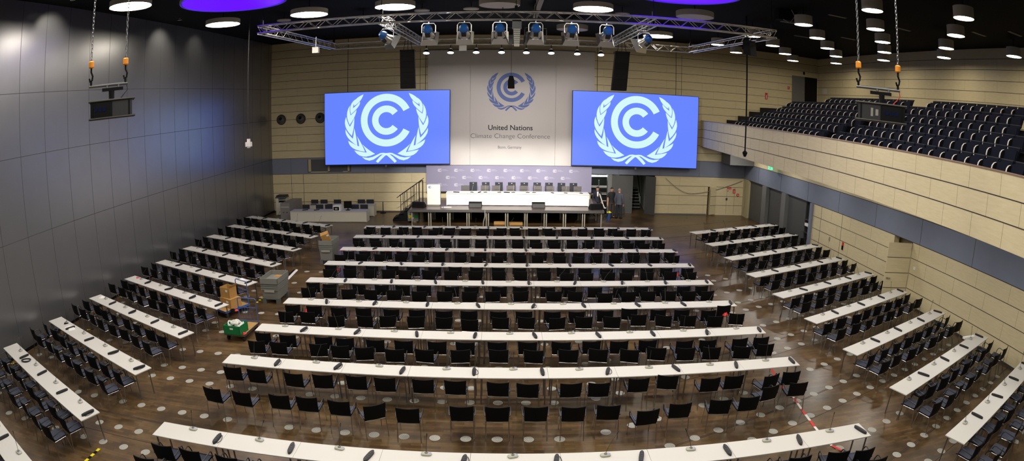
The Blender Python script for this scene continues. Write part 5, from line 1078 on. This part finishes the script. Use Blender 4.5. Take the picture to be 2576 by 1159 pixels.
def person(loc, rz, label, H_, arms, skin_m, top_m, leg_m, hair_m, sleeves, hair_full=True, head_yaw=0.0, shirt=None):
    k = H_ / 1.78; p = empty('person', loc, rz, label, 'person')
    V = []; E = []; R_ = []
    def v(x, y, z, r): V.append((x * k, y * k, z * k)); R_.append(tuple(q * k for q in r) if isinstance(r, tuple) else r * k); return len(V) - 1
    def e(a, b_): E.append((a, b_))
    pel = v(0, 0, .95, .1); ab = v(0, 0, 1.1, .095); chs = v(0, .0, 1.3, .1); sh = v(0, -.01, 1.43, .08); nk = v(0, .0, 1.53, .055); hd0 = v(0, .02, 1.6, .072); hd1 = v(0, .015, 1.68, .09); hd2 = v(0, .0, 1.74, .07)
    for a, b_ in ((pel, ab), (ab, chs), (chs, sh), (sh, nk), (nk, hd0), (hd0, hd1), (hd1, hd2)): e(a, b_)
    legs = []
    for s in (-1, 1):
        h = v(s * .095, 0, .88, .092); kn = v(s * .11, .015, .5, .062); an = v(s * .115, -.01, .09, .043); hl = v(s * .12, .0, .05, .045); to = v(s * .135, .16, .035, (.045, .03))
        for a, b_ in ((pel, h), (h, kn), (kn, an), (an, hl), (hl, to)): e(a, b_)
        legs.append((h, kn, an))
    armi = []
    for s, (el, wr) in zip((-1, 1), arms):
        s0 = v(s * .18, -.01, 1.41, .062); e_ = v(*el, .046); w_ = v(*wr, .032); e(sh, s0); e(s0, e_); e(e_, w_)
        d = (Vector(wr) - Vector(el)).normalized(); pm = Vector(wr) + d * .07; hp = v(*pm, (.04, .022)); e(w_, hp)
        side = d.cross(Vector((0, 0, 1)) if abs(d.z) < .8 else Vector((0, 1, 0))).normalized()
        for q in range(4):
            f1 = pm + d * .05 + side * (.024 - .016 * q); f2 = f1 + d * (.045 - .006 * abs(q - 1.3)) + Vector((0, 0, -.008))
            a = v(*f1, .009); b_ = v(*f2, .008); e(hp, a); e(a, b_)
        t1 = Vector(wr) + d * .035 + side * .045; a = v(*t1, .011); t2 = t1 + d * .04 + side * .012; b_ = v(*t2, .009); e(w_, a); e(a, b_)
        armi.append((s0, e_, w_))
    body = skin('body', V, E, R_, skin_m, p)
    # face
    fc = MB(); M = Matrix.Rotation(head_yaw, 4, 'Z')
    fc.prism([(-.012, 1.635), (.012, 1.635), (.006, 1.675), (-.006, 1.675)], .085, .125, 'xz', 0, M)
    for s in (-1, 1): fc.cbox((s * .088, .0, 1.655), (.014, .035, .055), 0, M)
    fc.v = [(a * k, b_ * k, c * k) for a, b_, c in fc.v]; fc.build('nose_and_ears', skin_m, p)
    ey = MB()
    for s in (-1, 1): ey.cbox((s * .032, .098, 1.68), (.022, .012, .01), 0, M)
    ey.cbox((0, .1, 1.612), (.042, .01, .008), 0, M); ey.v = [(a * k, b_ * k, c * k) for a, b_, c in ey.v]; ey.build('eyes_and_mouth', 'hair_dark', p)
    hr = MB(); rows = []
    for i in range(7):
        ph = pi / 2 * i / 6 * (.84 if hair_full else .7)
        rows.append([(.098 * math.sin(ph) * math.sin(t), -.012 + .118 * math.sin(ph) * math.cos(t), 1.675 + .118 * math.cos(ph) - (.05 * (1 - math.cos(t)) / 2 * (i / 6))) for t in [2 * pi * q / 16 for q in range(17)]])
    hr.grid(rows); hr.v = [(a * k, b_ * k, c * k) for a, b_, c in hr.v]; hr.build('hair', hair_m, p, True)
    # clothes
    def loft(mb, rings, n=18):
        rows = [[(cx + rx * math.cos(t), cy + ry * math.sin(t), z) for t in [2 * pi * q / n for q in range(n + 1)]] for cx, cy, z, rx, ry in rings]
        mb.grid(rows)
        for r_ in (rows[0], rows[-1]): mb.add(r_[:n], [tuple(range(n))])
    tm = MB(); loft(tm, [(0, 0, .84 if sleeves else .93, .192, .145), (0, 0, .98, .172, .128), (0, 0, 1.1, .168, .124), (0, .005, 1.28, .195, .138), (0, -.005, 1.39, .198, .122), (0, -.01, 1.46, .165, .1), (0, -.005, 1.53, .075, .075)])
    for s, (el, wr) in zip((-1, 1), arms):
        s0 = Vector((s * .165, -.01, 1.4)); e_ = Vector(el); w_ = Vector(wr)
        if sleeves: tm.tube([Vector((s * .05, -.01, 1.43)), s0 + Vector((0, 0, .015)), s0.lerp(e_, .5), e_, e_.lerp(w_, .5), w_], [.085, .085, .07, .062, .055, .048], 10)
        else: tm.tube([Vector((s * .05, -.01, 1.43)), s0 + Vector((0, 0, .015)), s0.lerp(e_, .35), s0.lerp(e_, .7)], [.085, .085, .074, .07], 10)
    tm.v = [(a * k, b_ * k, c * k) for a, b_, c in tm.v]; tm.build('jacket' if sleeves else 't_shirt', top_m, p, True)
    if shirt: q = MB().hexa([(-.035, .135, 1.2), (.035, .135, 1.2), (.035, .16, 1.2), (-.035, .16, 1.2)], [(-.05, .1, 1.49), (.05, .1, 1.49), (.05, .125, 1.49), (-.05, .125, 1.49)]); q.v = [(a * k, b_ * k, c * k) for a, b_, c in q.v]; q.build('shirt_front', shirt, p)
    tm = MB(); loft(tm, [(0, 0, .82, .172, .12), (0, 0, .9, .175, .125), (0, 0, 1.0, .166, .12)])
    for s in (-1, 1): tm.tube([(s * .088, 0, .9), (s * .098, .005, .7), (s * .108, .015, .5), (s * .112, 0, .28), (s * .116, -.01, .06)], [.1, .094, .078, .07, .064], 12)
    tm.v = [(a * k, b_ * k, c * k) for a, b_, c in tm.v]; tm.build('trousers', leg_m, p, True)
    for s in (-1, 1):
        so = MB().hexa([(s * .125 - .05, -.09, 0), (s * .125 + .05, -.09, 0), (s * .14 + .05, .2, 0), (s * .14 - .05, .2, 0)], [(s * .12 - .042, -.08, .085), (s * .12 + .042, -.08, .085), (s * .138 + .04, .18, .05), (s * .138 - .04, .18, .05)]); so.v = [(a * k, b_ * k, c * k) for a, b_, c in so.v]; so.build('shoe', 'black', p)
    return p
person((6.95, 34.95, 0), -.5, 'person in grey-blue work jacket standing with his back turned by the stage door', 1.84, (((-.25, -.03, 1.13), (-.24, .06, .87)), ((.25, -.03, 1.13), (.24, .06, .87))), 'skin', 'shirt_grey', 'trouser_dark', 'hair_grey', True, False)
person((6.52, 35.15, 0), pi + .35, 'person in black t-shirt reaching to the shoulder of the man in the grey jacket', 1.88, (((-.3, .1, 1.2), (-.36, .28, 1.36)), ((.25, -.02, 1.12), (.27, .04, .86))), 'skin', 'shirt_black', 'trouser_brown', 'hair_dark', False, True, -.3)
person((5.75, 35.9, 0), pi, 'person in dark suit and white shirt half hidden behind the right end of the stage', 1.8, (((-.26, -.02, 1.13), (-.26, .07, .87)), ((.26, -.02, 1.13), (.26, .07, .87))), 'skin', 'suit_navy', 'trouser_dark', 'hair_dark', True, True, 0, 'shirt_white')
place(CH0, 5.85, 34.0, 0, -.4, 'black shell chair standing alone beside the right stage end', 'chair', 'chair beside the stage')
bk = empty('bucket', (6.2, 34.3, 0), 0, 'blue bucket under yellow cloth beside the lone chair', 'bucket'); MB().lathe([(.12, 0), (.16, .45), (.17, .47)], 18).build('pail', 'bucket_blue', bk)
rag('yellow_cloth', blob(6.22, 34.3, .475, .18), 'yellow', 'bright yellow cloth lying on the blue bucket', 'cloth', .1)
pr_ = tag(MB().lathe([(.07, 0), (.07, .3), (.045, .3)], 16, 0, Matrix.Translation((5.98, 34.3, .47))).build('paper_roll', 'paper'), 'white roll standing on the seat of the lone chair', 'paper roll')
tag(MB().lathe([(.02, 0), (.09, .05), (.11, .12), (.08, .2), (.01, .23)], 14, 0, Matrix.Translation((5.7, 33.9, .47))).build('purple_bag', 'purple'), 'small purple bag on the lone chair beside the stage', 'bag')
le = empty('light_stand', (5.98, 34.9, 0), 0, 'pale tripod stand leaning beside the right stage end', 'stand')
MB().tube([(-.25, .1, 1.5), (0, 0, .8), (.2, -.1, .35)], .03, 8).build('column', 'tape_white', le); MB().tube([(.2, -.1, .35), (.35, -.3, 0)], .015, 6).tube([(.2, -.1, .35), (-.05, -.25, 0)], .015, 6).tube([(.2, -.1, .35), (.3, .15, 0)], .015, 6).build('tripod', 'arm_dark', le)
# ------------------------------------------------------------------ floor outlets (only those the seating leaves in view)
OUT = empty('floor_outlet', (0, 0, 0)); MB().lathe([(.115, 0), (.115, .003), (.1, .005)], 24).build('disc', 'outlet', OUT)
dm = MB()
for rr, n in ((.04, 6), (.075, 12)):
    for q in range(n): a = 2 * pi * q / n; dm.lathe([(.009, .005), (.009, .0055)], 6, 0, Matrix.Translation((rr * math.cos(a), rr * math.sin(a), 0)))
dm.build('perforation', 'outlet_dark', OUT); register(OUT)
cand = []
for mth in range(-2, 7):
    for off in (10.54, 12.17, 12.9):
        y = off + 3.53 * mth
        if not 6.2 < y < 28.5: continue
        for x0, n in ((-14.6, 4), (-11.9, 3), (-9.53, 6), (-4.68, 10)):
            for q in range(n): cand.append((x0 + .652 * q, y))
    for off in (13.15, 14.72, 15.51):
        for q in range(-11, 11):
            x = 8.5 + .63 * q; y = off + 3.55 * mth + .378 * (x - 8.5)
            if 1.8 < x < 15.4 and 6.2 < y < 28.5: cand.append((x, y))
bpy.context.view_layer.update(); dg = bpy.context.evaluated_depsgraph_get()
keep = []
for x, y in cand:
    if not in_view((x, y, 0), 8, 8): continue
    for dx, dy in ((0, 0), (.08, 0), (-.08, 0), (0, .08)):
        tgt = Vector((x + dx, y + dy, .02)); d = tgt - CAM; L_ = d.length
        hit = sc.ray_cast(dg, CAM, d.normalized(), distance=L_ - .05)
        if not hit[0]: keep.append((x, y)); break
keep.sort(key=lambda p: p[0] ** 2 + p[1] ** 2); keep = keep[:298]
cnt = {}
for x, y in keep:
    zone = 'left block' if x < -9.2 else 'left aisle' if x < -6.95 else 'central block' if x < 7.4 else 'right aisle' if x < 9.3 else 'right block'
    row = max(1, min(9, 1 + int(round((28.9 - y) / 2.34))))
    key = (zone, row); i = cnt[key] = cnt.get(key, -1) + 1
    place(OUT, x, y, 0, 0, 'round white floor outlet, %s, level with the %s row from stage, %s nearest' % (zone, ordn(row - 1), ordn(i)), 'floor outlet', 'round floor outlets of the ' + zone)
# ------------------------------------------------------------------ light
def area(name, loc, rot, size, power, colr=(1, .94, .84), shape='DISK'):
    l = bpy.data.lights.new(name, 'AREA'); l.energy = power; l.color = colr; l.shape = shape; l.size = size
    o = bpy.data.objects.new(name, l); col.objects.link(o); o.location = loc; o.rotation_euler = rot; return o
for x in (-11.9, -7.8, -4.0, -.1, 3.5, 7.4):  # unseen rows added overhead, continuing the lamp grid; lights without fixtures
    for y in (2.2, 8.9, 15.6):
      if not (y > 15 and x < -11): area('unseen_hall_lamp', (x, y, ZB), (0, 0, 0), 1.5, HALLW * (1.25 if y > 15 else .8), (1, .96, .89))
for x, ys in GRID.items():  # unseen lights added to extend the balcony lamp grid towards the camera
    for y in (4.0, 9.0): area('unseen_balcony_light', (x, y, 10.4), (0, 0, 0), .72, BALW)
WW = []
def wash(y, power):
    f_ = empty('wall_washer', (-14.2, y, ZC - .06), 0, 'recessed ceiling lamp washing the grey wall, %s' % ('nearest the projector', 'middle one', 'nearest the end wall')[len(WW)], 'lamp', 'wall washers along the grey wall'); WW.append(f_)
    MB().lathe([(.14, 0), (.14, .055), (.11, .055), (.11, .0)], 20, 0, cap=False).build('ring', 'black', f_); MB().lathe([(.1, .04), (.1, .05)], 20).build('lens', 'spot_white', f_)
    spot('wall_wash_light', (-14.2, y, ZC - .09), (-15.317, y + .15, 9.6), power, 95, (1, .93, .8), .9)
for y in (2.0, 6.5, 11.0, 15.5, 20.0, 24.5, 29.0, 33.5): area('added_soffit_fill', (fx(y) + 1.9, y, 4.49), (0, 0, 0), .5, SOFW, (1, .96, .88))  # made-up fill lights under the balcony, brightening the wall and aisle below
def spot(name, loc, tgt, power, ang, colr=(1, .95, .88), blend=.6):
    l = bpy.data.lights.new(name, 'SPOT'); l.energy = power; l.color = colr; l.spot_size = ang * D2R; l.spot_blend = blend; l.shadow_soft_size = .12
    o = bpy.data.objects.new(name, l); col.objects.link(o); o.matrix_world = aim(loc, Vector(tgt) - Vector(loc)); return o
for x in (-2.66, -1.42, -.2, 1.02, 2.24, 3.46): spot('stage_spot', (x, NY(x) + .45, 9.0), (x * 1.35, 34.0, 2.2), STAGEW, 26)
for x in (-3.84, -2.65, -1.41, -.19, 1.0, 2.2, 3.46, 4.62): spot('banner_spot', (x, BY(x) + .25, 9.25), (x * 1.05, 36.2, 4.6), PARW, 70, (1, .95, .94))
wash(14.9, WASHW); wash(22.6, WASHW); wash(26.0, WASHW * .3)
